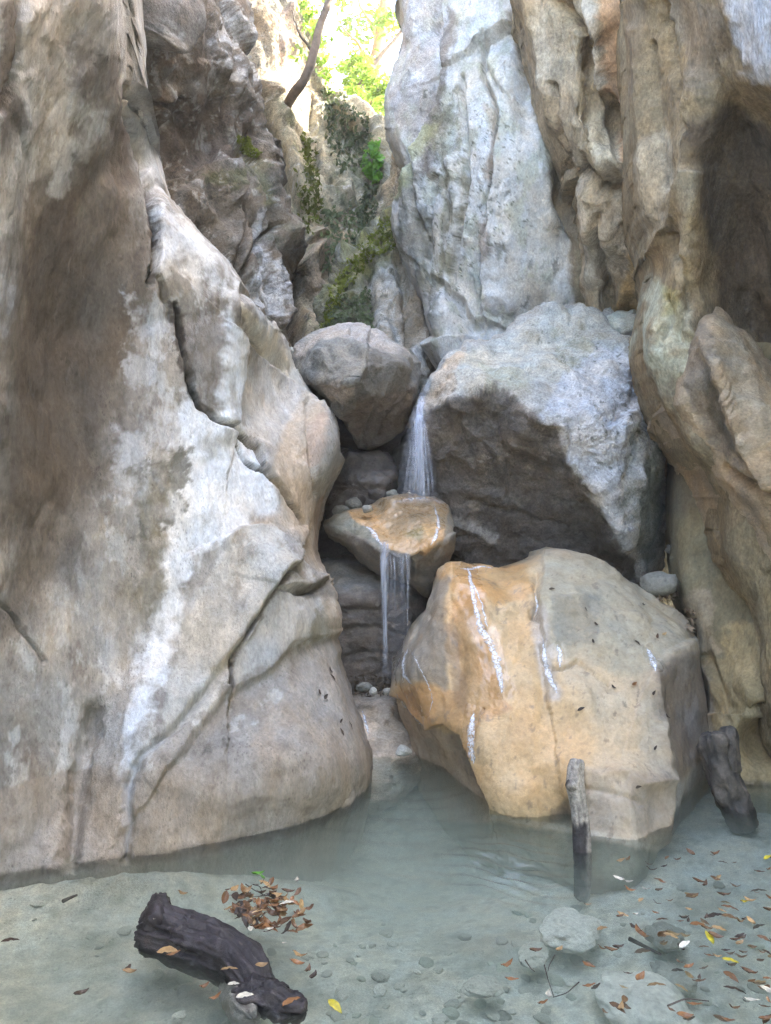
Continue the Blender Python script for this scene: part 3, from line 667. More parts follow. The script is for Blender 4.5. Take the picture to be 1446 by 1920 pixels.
def C5():
    sil = [(-1900, 980), (-300, 955), (0, 965), (40, 985), (80, 995), (150, 1012), (220, 1030), (260, 1038), (300, 1048), (330, 1055), (350, 1078), (368, 1092), (385, 1086), (400, 1084), (430, 1086), (470, 1098), (520, 1102), (590, 1105), (660, 1110), (900, 1120), (1400, 1130)]
    pts = [(965, 0, 5.9), (1040, 260, 5.75), (1100, 100, 5.5), (1180, 0, 5.0), (1180, 300, 5.25), (1100, 350, 5.6), (1100, 480, 6.1), (1160, 470, 5.85), (1215, 500, 5.75), (1160, 580, 6.45), (1240, 650, 6.3), (1300, 300, 4.95), (1145, 235, 5.7), (1080, 200, 5.5), (1120, 290, 5.4), (1060, 100, 5.55),
           (1180, 800, 6.5), (1300, 800, 6.2), (1300, 1400, 6.2), (1120, 1400, 6.6), (960, -1900, 6.8), (1400, -1900, 6), (1100, -500, 5.7), (960, -400, 6.1), (1400, 0, 4.6), (1400, 600, 5.0)]
    feats = [('crack', [(1060, 0), (1085, 60), (1108, 130), (1112, 210), (1105, 270)], 7, .13), ('crack', [(1040, 0), (1075, 40)], 8, .10), ('ridge', [(1120, 0), (1135, 110), (1132, 160)], 14, .13), ('crack', [(1108, 20), (1112, 110), (1130, 165)], 5, .12),
             ('crack', [(1045, 160), (1050, 260), (1058, 330)], 4, .07), ('crack', [(1085, 210), (1080, 270), (1075, 350)], 5, .10), ('blob', (1148, 225), 14, 38, -.13), ('ridge', [(1128, 170), (1140, 260), (1170, 360)], 8, .05),
             ('step', [(1180, 372), (1140, 372), (1110, 362), (1085, 345)], -.20, 60, 6), ('blob', (1125, 310), 24, 50, .12), ('crack', [(1100, 330), (1112, 355), (1125, 370)], 5, .08),
             ('blob', (1110, 430), 12, 45, .10), ('blob', (1145, 440), 22, 38, .10), ('blob', (1115, 520), 15, 30, .08), ('blob', (1170, 560), 16, 35, .12), ('crack', [(1125, 400), (1128, 470), (1140, 540)], 6, .08), ('crack', [(1175, 420), (1200, 480), (1215, 560)], 6, .06),
             ('ridge', [(1000, 0), (1025, 120), (1045, 230)], 12, .07), ('crack', [(1185, -100), (1183, 120), (1192, 240), (1190, 330)], 5, .1)]
    noise = [('fbm', 1.5, 1.5, .5, .08, 3), ('ridge', 4, 4, .9, .025, 3), ('fbm', 7, 7, 2.4, .028, 6, .6), ('facet', 7, 7, 4, .02, 1)]
    lay = [('noise', dict(c=TAN, s=(3, 3, 1.2), lo=-.1, hi=.3, a=.6)), ('noise', dict(c=CREAM, s=(4, 4, 2), lo=.1, hi=.3, a=.5)),
           ('line', [(1105, -50), (1120, 60), (1132, 150)], 15, dict(c=(.44, .42, .38), a=.8, na=8)),
           ('line', [(1145, -50), (1155, 60), (1160, 140), (1175, 230), (1180, 330)], 18, dict(c=(.47, .29, .17), a=.75, na=12, ns=30)),
           ('line', [(1180, 60), (1188, 160)], 7, dict(c=(.42, .20, .13), a=.5, na=8)),
           ('poly', [(1090, 250), (1120, 200), (1150, 260), (1170, 350), (1120, 370), (1095, 320)], dict(c=(.43, .38, .28), a=.6, na=12)),
           ('line', [(1065, 110), (1075, 150), (1082, 200)], 9, dict(c=(.16, .14, .11), a=.6, na=10, ns=12, br=(12, -.1, .15))),
           ('poly', [(1085, 380), (1200, 380), (1190, 480), (1100, 560)], dict(c=(.45, .39, .30), a=.6, na=14)),
           ('poly', [(1165, 390), (1230, 420), (1235, 560), (1215, 620), (1160, 600), (1180, 500)], dict(c=(.44, .30, .13), a=.75, na=14)),
           ('poly', [(965, 0), (1050, 0), (1080, 120), (1085, 350), (1050, 320), (1010, 150)], dict(c=(.31, .265, .20), a=.45, na=16)),
           ('noise', dict(c=(.14, .11, .08), s=(9, 9, 3), lo=.18, hi=.36, a=.6))]
    return cliff('cliff', sil, 1, 1500, pts, rock_mat('draped_limestone', .7, 1.2, (1, 1, .6), .30, .25, 70), (.30, .24, .15), lay, noise, feats, rim=(.22, 22), sigma=8, vspan=(-1000, 1300), back=1.6, wrapx=.5, seed=41)

def C6():
    sil = [(-1900, 1330), (-500, 1220), (0, 1178), (120, 1181), (200, 1190), (300, 1189), (340, 1191), (380, 1196), (430, 1215), (470, 1228), (515, 1231), (560, 1221), (600, 1213), (650, 1213), (700, 1222), (760, 1245), (800, 1270), (835, 1292), (865, 1320),
           (895, 1345), (925, 1358), (960, 1361), (1000, 1363), (1050, 1372), (1090, 1390), (1130, 1408), (1180, 1420), (1250, 1428), (1330, 1446), (1420, 1480), (1520, 1540)]
    pts = [(1180, 0, 4.75), (1230, 60, 4.5), (1190, 300, 4.75), (1250, 200, 4.4), (1250, 400, 4.45), (1228, 470, 4.75), (1300, 300, 4.15), (1285, 400, 4.2), (1290, 500, 4.25), (1300, 600, 4.3), (1213, 620, 4.65), (1260, 700, 4.35), (1240, 560, 4.5), (1270, 560, 4.4),
           (1350, 330, 4.3), (1356, 500, 4.55), (1400, 300, 4.25), (1400, 450, 4.55), (1446, 560, 4.5), (1446, 350, 4.2), (1390, 600, 4.75), (1446, 650, 4.7), (1330, 200, 4.0), (1310, 100, 4.05), (1350, 60, 3.85), (1400, 60, 3.65), (1446, 0, 3.4), (1446, 120, 3.5), (1446, 210, 3.95), (1380, 170, 4.05), (1400, 240, 4.2),
           (1300, 820, 4.35), (1350, 900, 4.4), (1400, 1000, 4.25), (1380, 1060, 4.3), (1446, 900, 4.1), (1420, 1180, 4.3), (1446, 1100, 4.15), (1500, 1300, 3.9), (1540, 1520, 3.7),
           (1600, 0, 2.6), (1600, 600, 3.9), (1600, 1000, 3.5), (1900, 0, 2.3), (1900, 600, 2.8), (1900, 1000, 2.65), (1900, 1500, 2.6), (1330, -1900, 6.0), (1900, -1900, 3.6), (1220, -500, 5.0), (1500, -500, 3.4), (1900, -500, 2.5)]
    feats = [('ridge', [(1310, 150), (1300, 250), (1290, 330), (1270, 400), (1235, 470)], 12, .07), ('crack', [(1245, 0), (1262, 120), (1285, 200), (1295, 240)], 8, .08), ('ridge', [(1300, 330), (1290, 420), (1285, 500), (1275, 560), (1290, 620), (1280, 700)], 9, .07),
             ('crack', [(1260, 440), (1280, 490), (1288, 560), (1278, 640)], 7, .06), ('ridge', [(1205, 60), (1215, 250), (1225, 400)], 12, .05), ('crack', [(1228, 80), (1236, 250), (1245, 350)], 6, .05), ('step', [(1500, 250), (1430, 200), (1385, 140), (1355, 90), (1340, 40), (1330, -100)], .06, 120, 14),
             ('crack', [(1360, 880), (1400, 905), (1446, 925)], 6, .06), ('blob', (1325, 790), 26, 40, .05), ('blob', (1240, 640), 20, 60, .06), ('crack', [(1255, 560), (1265, 600), (1250, 650)], 5, .04)]
    noise = [('fbm', 1.2, 1.2, .5, .09, 3), ('ridge', 5, 5, 1.0, .016, 3), ('fbm', 7, 7, 2.2, .022, 6, .6), ('facet', 7, 7, 4, .015, 1)]
    lay = [('noise', dict(c=(.20, .15, .085), s=(2.5, 2.5, 1), lo=-.1, hi=.3, a=.6)),
           ('poly', [(1300, 250), (1335, 200), (1400, 200), (1500, 300), (1500, 720), (1420, 650), (1345, 590), (1340, 480), (1300, 360)], dict(c=(.095, .075, .055), a=.9, na=14, soft=16)),  # soft shade of the hollow painted in as dark albedo
           ('poly', [(1370, -60), (1500, -60), (1500, 140), (1430, 130), (1395, 70)], dict(c=BLUEW, a=.8, na=16, soft=10, br=(4, -.5, 0))),
           ('poly', [(1250, 0), (1370, 0), (1380, 80), (1330, 180), (1300, 160)], dict(c=(.20, .165, .125), a=.6, na=20)),
           ('poly', [(1185, 0), (1215, 0), (1215, 150), (1190, 200)], dict(c=(.14, .11, .08), a=.6, na=12)),
           ('poly', [(1190, 300), (1240, 240), (1270, 280), (1240, 420), (1225, 440)], dict(c=(.42, .37, .28), a=.55, na=14)),
           ('poly', [(1213, 590), (1232, 520), (1270, 560), (1290, 600), (1285, 720), (1250, 740), (1222, 690)], dict(c=(.40, .40, .30), a=.75, na=12, br=(5, -.4, 0))),
           ('line', [(1300, 330), (1288, 430), (1285, 520), (1292, 600)], 8, dict(c=(.40, .36, .26), a=.5, na=6)),
           ('poly', [(1250, 540), (1280, 540), (1275, 590), (1255, 590)], dict(c=(.34, .31, .12), a=.5, na=8)),
           ('poly', [(1240, 740), (1290, 700), (1350, 850), (1362, 930), (1300, 840)], dict(c=(.24, .205, .14), a=.7, na=10)),
           ('noise', dict(c=(.38, .34, .24), s=(14, 14, 14), lo=.1, hi=.25, a=.6, clip=[(1245, 690), (1290, 690), (1350, 840), (1330, 860), (1260, 760)], csoft=12)),
           ('noise', dict(c=(.10, .08, .055), s=(16, 16, 3.5), lo=.12, hi=.3, a=.5, clip=[(1185, 100), (1300, 150), (1280, 420), (1220, 430)], csoft=20)),
           ('poly', [(1370, 1000), (1460, 950), (1500, 1500), (1420, 1300)], dict(c=(.23, .195, .12), a=.6, na=12))]
    return cliff('cliff', sil, 1, 1900, pts, rock_mat('brown_limestone', .7, 1.2, (1, 1, .6), .30, .25, 70), (.24, .185, .11), lay, noise, feats, rim=(.28, 30), sigma=17, vspan=(-2100, 1520), behind=(.9, -8), back=1.2, wrapx=.35, seed=53)

def C8():
    sil = [(640, 1266), (700, 1268), (800, 1276), (860, 1276), (900, 1272), (950, 1268), (1000, 1266), (1050, 1266), (1100, 1270), (1130, 1276), (1160, 1292), (1200, 1306), (1250, 1312), (1300, 1316), (1350, 1322), (1400, 1326), (1470, 1334), (1560, 1340), (1800, 1365), (2100, 1380)]
    pts = [(1270, 950, 5.0), (1275, 650, 5.15), (1300, 1200, 4.75), (1330, 1470, 4.35), (1446, 900, 4.65), (1400, 1000, 4.75), (1446, 1200, 4.2), (1446, 1470, 4.22), (1380, 1200, 4.5), (1370, 1050, 4.7), (1400, 1330, 4.2), (1350, 1300, 4.45), (1390, 1470, 4.2), (1360, 1400, 4.3), (1440, 1390, 4.4), (1446, 1320, 4.15),
           (1330, 1700, 4.1), (1446, 1700, 3.95), (1900, 1000, 2.7), (1900, 1500, 2.6), (1900, 2000, 2.5), (1380, 2100, 3.9), (1600, 1400, 3.4), (1600, 650, 4)]
    feats = [('step', [(1470, 1358), (1420, 1340), (1395, 1340)], -.10, 60, 8), ('blob', (1430, 1390), 34, 34, -.10), ('blob', (1335, 1150), 40, 120, .06), ('blob', (1400, 1290), 28, 40, .06), ('ridge', [(1310, 1220), (1340, 1300), (1370, 1380)], 12, .04), ('crack', [(1330, 1230), (1350, 1300), (1365, 1370)], 8, .04)]
    noise = [('fbm', 1.5, 1.5, .8, .08, 3), ('fbm', 5, 5, 2.5, .03, 5, .5), ('fbm', 20, 20, 9, .008, 4)]
    lay = [('noise', dict(c=(.15, .13, .08), s=(3, 3, 1.6), lo=-.1, hi=.3, a=.6)),
           ('poly', [(1270, 1120), (1340, 1100), (1350, 1230), (1310, 1220)], dict(c=(.31, .26, .19), a=.6, na=16)),
           ('poly', [(1260, 640), (1380, 640), (1380, 1000), (1340, 960), (1262, 960)], dict(c=(.11, .095, .07), a=.7, na=14, soft=20)),
           ('poly', [(1370, 1170), (1446, 1150), (1470, 1480), (1360, 1480), (1330, 1300)], dict(c=(.34, .265, .14), a=.7, na=18)),
           ('line', [(1330, 1240), (1350, 1330), (1370, 1440)], 13, dict(c=(.21, .155, .08), a=.7, na=8)),
           ('poly', [(1300, 1240), (1325, 1250), (1345, 1400), (1322, 1400)], dict(c=(.42, .36, .28), a=.7, na=8)),
           ('line', [(1320, 1470), (1390, 1472), (1470, 1472)], 8, dict(c=(.12, .10, .06), a=.8, na=4, wet=.5)),
           ('poly', [(1320, 1480), (1480, 1480), (1480, 1900), (1300, 1900)], dict(c=(.25, .22, .15), a=.8, na=4))]
    return cliff('cliff', sil, 1, 1900, pts, rock_mat('olive_slab', .35, 1.2, (1, 1, .7), .2), (.18, .155, .095), lay, noise, feats, rim=(.30, 34), sigma=12, vspan=(640, 2060), back=1.0, wrapx=.4, behind=None, seed=61)

w1, c2, c3, c4 = W1(), C2(), C3(), C4()
DESAT = 0.0
c5, c6, c8 = C5(), C6(), C8()
tag(w1, 'tall grey-white cliff streaked with brown, cracked and bulging, left of the pool', 'cliff')
tag(c2, 'dark purplish broken crag jutting out behind the streaked left cliff', 'cliff')
tag(c3, 'sunlit cream and mossy cliff at the back below the trees', 'cliff')
tag(c4, 'tall pale blue-white fluted cliff rising behind the largest boulder', 'cliff')
tag(c5, 'brown and orange draped cliff between the pale cliff and the overhanging one', 'cliff')
tag(c6, 'overhanging brown cliff with a dark hollow at the right edge', 'cliff')
tag(c8, 'smooth olive rock slab running down to the water beside the stump', 'cliff')
# ================================================================== THE BOULDERS
def B1():
    out = [(845, 1052), (900, 1058), (950, 1063), (985, 1050), (1010, 1036), (1050, 1030), (1100, 1036), (1140, 1055), (1180, 1090), (1230, 1120), (1270, 1142), (1296, 1175), (1308, 1225), (1322, 1290), (1334, 1360), (1346, 1430), (1334, 1485),
           (1300, 1535), (1265, 1580), (1240, 1640), (1190, 1700), (1080, 1700), (1000, 1660), (900, 1620), (830, 1560), (785, 1500), (762, 1430), (748, 1370), (735, 1320), (738, 1260), (765, 1200), (798, 1150), (812, 1100), (825, 1065)]
    pts = [(855, 1050, 4.75), (950, 1063, 4.75), (1050, 1030, 4.85), (1140, 1055, 4.8), (1230, 1120, 4.72), (1300, 1180, 4.6), (900, 1100, 4.5), (950, 1100, 4.55), (900, 1250, 4.15), (920, 1400, 3.9), (925, 1535, 3.77), (1000, 1300, 4.02), (1000, 1450, 3.82), (1000, 1535, 3.76),
           (1050, 1100, 4.5), (1015, 1080, 4.55), (1070, 1200, 4.25), (1100, 1300, 3.98), (1150, 1400, 3.78), (1180, 1450, 3.62), (1240, 1450, 3.68), (1190, 1580, 3.5), (1100, 1560, 3.58), (1110, 1450, 3.68), (1130, 1500, 3.56), (1060, 1545, 3.86), (1050, 1480, 3.78), (1200, 1200, 4.28), (1250, 1240, 4.2), (1220, 1330, 3.95),
           (1310, 1300, 4.42), (1325, 1430, 4.36), (1275, 1500, 4.12), (1300, 1480, 4.28), (1260, 1560, 3.9), (1245, 1560, 3.6), (1280, 1380, 4.15),
           (815, 1110, 4.55), (780, 1200, 4.48), (742, 1290, 4.52), (800, 1290, 4.28), (835, 1180, 4.38), (850, 1340, 4.12), (808, 1368, 4.22), (870, 1390, 4.02), (890, 1450, 3.9),
           (750, 1350, 4.75), (790, 1400, 4.62), (840, 1445, 4.4), (885, 1500, 4.1), (815, 1455, 4.62), (770, 1420, 4.78),
           (1090, 1680, 3.42), (1210, 1660, 3.4), (1000, 1640, 3.75), (900, 1600, 3.95), (800, 1540, 4.5)]
    feats = [('step', [(736, 1305), (765, 1335), (797, 1370), (830, 1362), (860, 1380), (885, 1435), (905, 1490), (915, 1535)], -.06, 60, 4),
             ('crack', [(1000, 1065), (1010, 1130), (998, 1150)], 4, .03), ('crack', [(992, 1140), (1012, 1160), (1016, 1200)], 3, .025),
             ('crack', [(1020, 1240), (1032, 1256), (1060, 1248), (1082, 1238), (1110, 1262), (1140, 1280)], 3, .03), ('ridge', [(1225, 1270), (1232, 1330), (1252, 1460), (1245, 1570)], 14, .04),
             ('step', [(1016, 1060), (1010, 1150), (1018, 1240), (1030, 1320)], -.035, 90, 6),
             ('ridge', [(1060, 1120), (1090, 1112), (1120, 1128)], 7, .02), ('blob', (880, 1160), 40, 60, .03), ('blob', (860, 1240), 20, 60, -.035), ('blob', (830, 1300), 25, 50, -.03),
             ('blob', (1062, 1535), 16, 35, -.05), ('ridge', [(1090, 1440), (1130, 1455), (1180, 1445), (1210, 1470), (1250, 1460)], 12, .035), ('crack', [(1095, 1478), (1150, 1485), (1210, 1510)], 6, .015),
             ('step', [(1205, 1290), (1215, 1255), (1250, 1225), (1285, 1205)], .03, 50, 6), ('crack', [(905, 1330), (895, 1350)], 3, .02), ('blob', (960, 1250), 50, 90, .03)]
    noise = [('fbm', 2, 2, 2, .05, 3), ('fbm', 6, 6, 4, .022, 5, .55), ('facet', 4, 4, 2.5, .02, 1), ('ridge', 22, 22, 8, .003, 4)]
    lay = [('noise', dict(c=(.36, .33, .26), s=(3, 3, 3), lo=-.1, hi=.3, a=.5)),
           ('poly', [(1010, 1030), (1140, 1050), (1230, 1110), (1310, 1200), (1250, 1230), (1210, 1270), (1120, 1270), (1030, 1250), (1005, 1150)], dict(c=(.36, .325, .235), a=.8, na=12, ns=40, soft=10)),
           ('poly', [(1030, 1110), (1120, 1120), (1120, 1200), (1060, 1210), (1030, 1170)], dict(c=(.22, .215, .18), a=.6, na=16, ns=30)),
           ('poly', [(1020, 1230), (1090, 1220), (1190, 1290), (1210, 1400), (1225, 1445), (1110, 1480), (1040, 1480), (1010, 1330)], dict(c=(.52, .40, .255), a=.85, na=18, ns=60, soft=18)),
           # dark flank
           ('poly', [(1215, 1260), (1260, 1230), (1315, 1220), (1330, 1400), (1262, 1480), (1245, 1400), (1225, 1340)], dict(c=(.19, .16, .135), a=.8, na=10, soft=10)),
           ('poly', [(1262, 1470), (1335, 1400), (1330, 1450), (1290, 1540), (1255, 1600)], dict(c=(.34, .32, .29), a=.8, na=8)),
           # orange film of running water
           ('poly', [(840, 1050), (900, 1052), (950, 1060), (985, 1045), (1010, 1036), (1004, 1150), (1014, 1200), (1050, 1270), (1100, 1310), (1125, 1380), (1090, 1450), (1062, 1520), (1030, 1545), (910, 1540), (885, 1450), (850, 1390), (800, 1372), (735, 1310), (740, 1280), (790, 1280), (820, 1200), (810, 1110)],
                dict(c=(.52, .355, .18), a=.95, na=11, ns=70, soft=14, wet=.45)),
           ('poly', [(840, 1050), (985, 1050), (1000, 1100), (950, 1130), (880, 1120), (830, 1090)], dict(c=(.46, .26, .09), a=.75, na=12, wet=.7)),
           ('poly', [(838, 1120), (900, 1100), (920, 1250), (960, 1330), (900, 1350), (880, 1440), (850, 1385), (800, 1368), (738, 1308), (742, 1285), (790, 1285), (860, 1300)], dict(c=(.42, .235, .09), a=.8, na=14, wet=.8)),
           ('line', [(845, 1180), (850, 1250), (870, 1330)], 12, dict(c=(.23, .14, .075), a=.6, na=12, wet=.6)),
           ('poly', [(815, 1090), (838, 1080), (836, 1200), (830, 1290), (790, 1275), (748, 1270), (742, 1240), (780, 1190), (805, 1140)], dict(c=(.22, .19, .15), a=.85, na=8, wet=.35)),
           ('line', [(880, 1070), (890, 1140), (920, 1215), (940, 1290)], 24, dict(wet=1.0, mul=(.95, .92, .9), na=8)),
           ('line', [(885, 1330), (885, 1420)], 14, dict(wet=1.0, na=6)), ('line', [(1010, 1140), (1018, 1230), (1040, 1300)], 14, dict(wet=.95, na=7, c=(.36, .31, .25), a=.8)), ('line', [(1045, 1210), (1050, 1250)], 14, dict(wet=1.0, na=8)), ('line', [(1215, 1215), (1225, 1260)], 12, dict(wet=1.0, na=6)),
           ('line', [(745, 1230), (755, 1280), (800, 1330)], 14, dict(wet=1.0, na=6)),
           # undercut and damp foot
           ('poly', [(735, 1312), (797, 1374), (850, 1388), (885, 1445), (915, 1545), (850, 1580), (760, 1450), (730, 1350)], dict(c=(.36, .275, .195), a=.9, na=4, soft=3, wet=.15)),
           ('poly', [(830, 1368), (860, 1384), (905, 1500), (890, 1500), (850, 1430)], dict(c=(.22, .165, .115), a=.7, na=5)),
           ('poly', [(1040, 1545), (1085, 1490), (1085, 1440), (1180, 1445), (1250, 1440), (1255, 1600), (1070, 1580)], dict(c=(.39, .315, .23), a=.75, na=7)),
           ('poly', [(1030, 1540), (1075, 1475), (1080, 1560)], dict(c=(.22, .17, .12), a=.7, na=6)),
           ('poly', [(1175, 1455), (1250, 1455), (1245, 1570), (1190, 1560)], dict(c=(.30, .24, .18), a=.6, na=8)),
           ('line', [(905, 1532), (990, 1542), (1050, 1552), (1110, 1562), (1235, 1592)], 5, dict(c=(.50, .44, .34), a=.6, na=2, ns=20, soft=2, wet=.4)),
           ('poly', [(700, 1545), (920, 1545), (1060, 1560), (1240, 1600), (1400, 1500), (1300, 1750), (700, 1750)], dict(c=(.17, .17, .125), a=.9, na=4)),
           ('noise', dict(c=(.17, .13, .10), s=(18, 18, 9), lo=.26, hi=.34, a=.5))]
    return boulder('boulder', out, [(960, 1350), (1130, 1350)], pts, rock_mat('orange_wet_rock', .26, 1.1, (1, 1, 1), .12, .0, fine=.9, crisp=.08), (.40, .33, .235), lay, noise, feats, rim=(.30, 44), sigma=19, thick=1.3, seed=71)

def B2():
    out = [(778, 800), (785, 765), (800, 735), (820, 694), (842, 660), (872, 641), (915, 629), (960, 612), (1005, 590), (1045, 577), (1092, 572), (1140, 584), (1184, 612), (1213, 650), (1230, 712), (1243, 780), (1251, 850), (1260, 930), (1258, 995), (1248, 1050), (1214, 1096), (1170, 1110), (1080, 1130), (960, 1120), (870, 1100), (835, 1040), (828, 980), (808, 900), (785, 850)]
    pts = [(1085, 572, 6.2), (1020, 585, 6.1), (900, 632, 5.85), (855, 655, 5.7), (815, 715, 5.55), (1140, 586, 6.15), (1210, 650, 5.9), (1000, 650, 5.85), (920, 680, 5.55), (1100, 660, 5.75), (1150, 700, 5.5),
           (795, 770, 5.42), (850, 752, 5.22), (930, 738, 5.18), (985, 722, 5.2), (1010, 775, 5.0), (1060, 800, 4.95), (1075, 870, 4.95), (1120, 930, 4.98), (1165, 1010, 5.08), (1110, 780, 4.97), (1160, 850, 4.98), (1180, 930, 5.03),
           (900, 900, 5.42), (840, 900, 5.55), (850, 800, 5.38), (960, 850, 5.25), (1000, 950, 5.45), (1000, 1050, 5.68), (1100, 1030, 5.45), (850, 1060, 5.75), (1170, 1070, 5.5), (1215, 760, 5.4), (1215, 900, 5.28), (1245, 960, 5.7), (1235, 1040, 5.75), (1200, 1000, 5.25)]
    feats = [('crack', [(855, 770), (870, 820), (890, 880)], 6, .035), ('crack', [(930, 780), (950, 880), (960, 960)], 6, .03), ('ridge', [(860, 790), (930, 840), (950, 920)], 6, .03), ('ridge', [(850, 980), (900, 1000), (925, 1015)], 8, .03),
             ('step', [(1180, 770), (1155, 795), (1140, 805), (1130, 790)], -.05, 40, 4), ('step', [(1015, 780), (1060, 800), (1070, 860)], .05, 30, 4), ('crack', [(980, 720), (1000, 690), (985, 660)], 3, .02),
             ('crack', [(1185, 700), (1200, 800), (1180, 900), (1180, 980)], 8, .04), ('crack', [(870, 940), (960, 960), (1060, 985)], 5, .025)]
    noise = [('fbm', 2, 2, 2, .10, 3), ('facet', 3, 3, 3, .05, 1), ('facet', 7, 7, 9, .016, 1), ('fbm', 9, 9, 9, .022, 5, .55), ('ridge', 16, 16, 24, .010, 4), ('fbm', 40, 40, 40, .005, 3)]
    lay = [('noise', dict(c=(.44, .43, .39), s=(3, 3, 3), lo=-.1, hi=.25, a=.6)),
           ('poly', [(845, 668), (960, 620), (1090, 575), (1200, 640), (1180, 700), (1000, 720), (900, 740), (850, 750), (800, 765)], dict(c=(.50, .49, .42), a=.75, na=10)),
           ('poly', [(785, 770), (830, 690), (870, 655), (860, 700), (850, 750), (800, 770)], dict(c=(.50, .38, .26), a=.8, na=8, wet=.35)),
           ('poly', [(900, 680), (990, 690), (990, 740), (920, 750)], dict(c=(.38, .39, .29), a=.7, na=14, br=(5, -.4, .1))),
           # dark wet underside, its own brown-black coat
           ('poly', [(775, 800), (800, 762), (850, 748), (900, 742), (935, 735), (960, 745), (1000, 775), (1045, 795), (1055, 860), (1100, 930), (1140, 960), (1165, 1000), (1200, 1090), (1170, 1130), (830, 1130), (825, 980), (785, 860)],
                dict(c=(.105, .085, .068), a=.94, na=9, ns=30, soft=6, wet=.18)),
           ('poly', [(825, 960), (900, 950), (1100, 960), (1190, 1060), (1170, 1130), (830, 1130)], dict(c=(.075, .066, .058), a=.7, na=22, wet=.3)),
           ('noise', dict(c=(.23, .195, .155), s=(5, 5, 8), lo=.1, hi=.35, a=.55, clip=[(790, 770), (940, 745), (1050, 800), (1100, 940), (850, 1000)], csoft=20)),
           ('line', [(855, 975), (890, 990), (925, 1010)], 8, dict(c=(.38, .36, .32), a=.5, na=8, ns=14)),
           # pale face
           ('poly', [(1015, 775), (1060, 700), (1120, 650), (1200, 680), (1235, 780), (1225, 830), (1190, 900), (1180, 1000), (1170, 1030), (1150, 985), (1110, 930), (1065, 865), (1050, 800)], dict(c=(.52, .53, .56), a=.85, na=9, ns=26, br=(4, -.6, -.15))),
           ('poly', [(1030, 620), (1110, 600), (1130, 660), (1060, 720), (1050, 680)], dict(c=(.26, .26, .17), a=.6, na=16, br=(7, -.15, .12))),
           ('poly', [(1150, 690), (1210, 690), (1220, 780), (1150, 800)], dict(c=(.22, .19, .16), a=.7, na=14, br=(7, -.1, .12))),
           ('line', [(1200, 800), (1185, 880), (1175, 960)], 14, dict(c=(.24, .25, .21), a=.7, na=10, br=(7, -.25, .1))),
           ('poly', [(1200, 880), (1245, 830), (1250, 1000), (1215, 1080), (1190, 1010)], dict(c=(.16, .185, .16), a=.85, na=12)),
           ('noise', dict(c=(.08, .085, .06), s=(20, 20, 20), lo=.25, hi=.33, a=.7, clip=[(1000, 600), (1210, 640), (1240, 850), (1180, 960), (1050, 800)], csoft=20))]
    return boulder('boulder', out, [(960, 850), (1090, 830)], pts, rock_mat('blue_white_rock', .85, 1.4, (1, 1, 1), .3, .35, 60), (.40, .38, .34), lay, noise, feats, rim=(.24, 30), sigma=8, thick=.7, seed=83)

def B3():
    out = [(556, 690), (556, 664), (572, 636), (598, 619), (625, 613), (655, 608), (690, 618), (730, 634), (764, 654), (786, 676), (793, 706), (788, 738), (778, 765), (765, 790), (745, 815), (715, 838), (690, 850), (668, 838), (650, 812), (630, 780), (605, 750), (580, 725), (564, 708)]
    pts = [(556, 670, 5.75), (598, 619, 5.9), (655, 608, 6.0), (730, 634, 5.9), (790, 690, 5.75), (600, 650, 5.42), (690, 650, 5.28), (685, 690, 5.2), (665, 722, 5.15), (600, 715, 5.35), (760, 680, 5.4), (755, 730, 5.5), (720, 760, 5.42), (640, 775, 5.45), (690, 850, 5.85), (755, 800, 5.75), (605, 748, 5.6), (680, 800, 5.62), (640, 630, 5.6)]
    feats = [('step', [(690, 640), (688, 690), (664, 725), (630, 722), (590, 720)], .03, 50, 5), ('crack', [(660, 625), (680, 638), (700, 632)], 4, .04), ('blob', (625, 735), 30, 14, .03), ('crack', [(700, 830), (740, 770), (770, 740)], 5, .03), ('crack', [(680, 840), (690, 800), (700, 770)], 4, .03)]
    noise = [('fbm', 2.5, 2.5, 2.5, .06, 3), ('facet', 4, 4, 4, .03, 1), ('fbm', 9, 9, 9, .022, 5, .55), ('fbm', 30, 30, 30, .007, 4)]
    lay = [('noise', dict(c=(.20, .195, .175), s=(4, 4, 4), lo=-.1, hi=.3, a=.6)),
           ('poly', [(550, 720), (585, 700), (665, 730), (690, 690), (690, 640), (760, 670), (800, 700), (790, 760), (690, 870), (640, 800)], dict(c=(.15, .135, .115), a=.75, na=10)),
           ('poly', [(640, 780), (700, 740), (790, 720), (760, 800), (690, 860)], dict(c=(.14, .105, .08), a=.75, na=14)),
           ('poly', [(605, 720), (640, 715), (668, 728), (650, 750), (620, 755)], dict(c=(.36, .28, .22), a=.75, na=8)),
           ('poly', [(556, 670), (600, 617), (655, 606), (730, 632), (790, 680), (760, 668), (690, 642), (640, 632), (600, 636), (572, 662)], dict(c=(.42, .37, .33), a=.7, na=6))]  # light along the top rim painted as a paler band
    return boulder('boulder', out, [(660, 710), (700, 710)], pts, rock_mat('grey_chockstone', .6, 1.5, (1, 1, 1), .28, .2, 80), (.21, .20, .175), lay, noise, feats, rim=(.22, 22), sigma=7, thick=.7, step=2.4, seed=97)

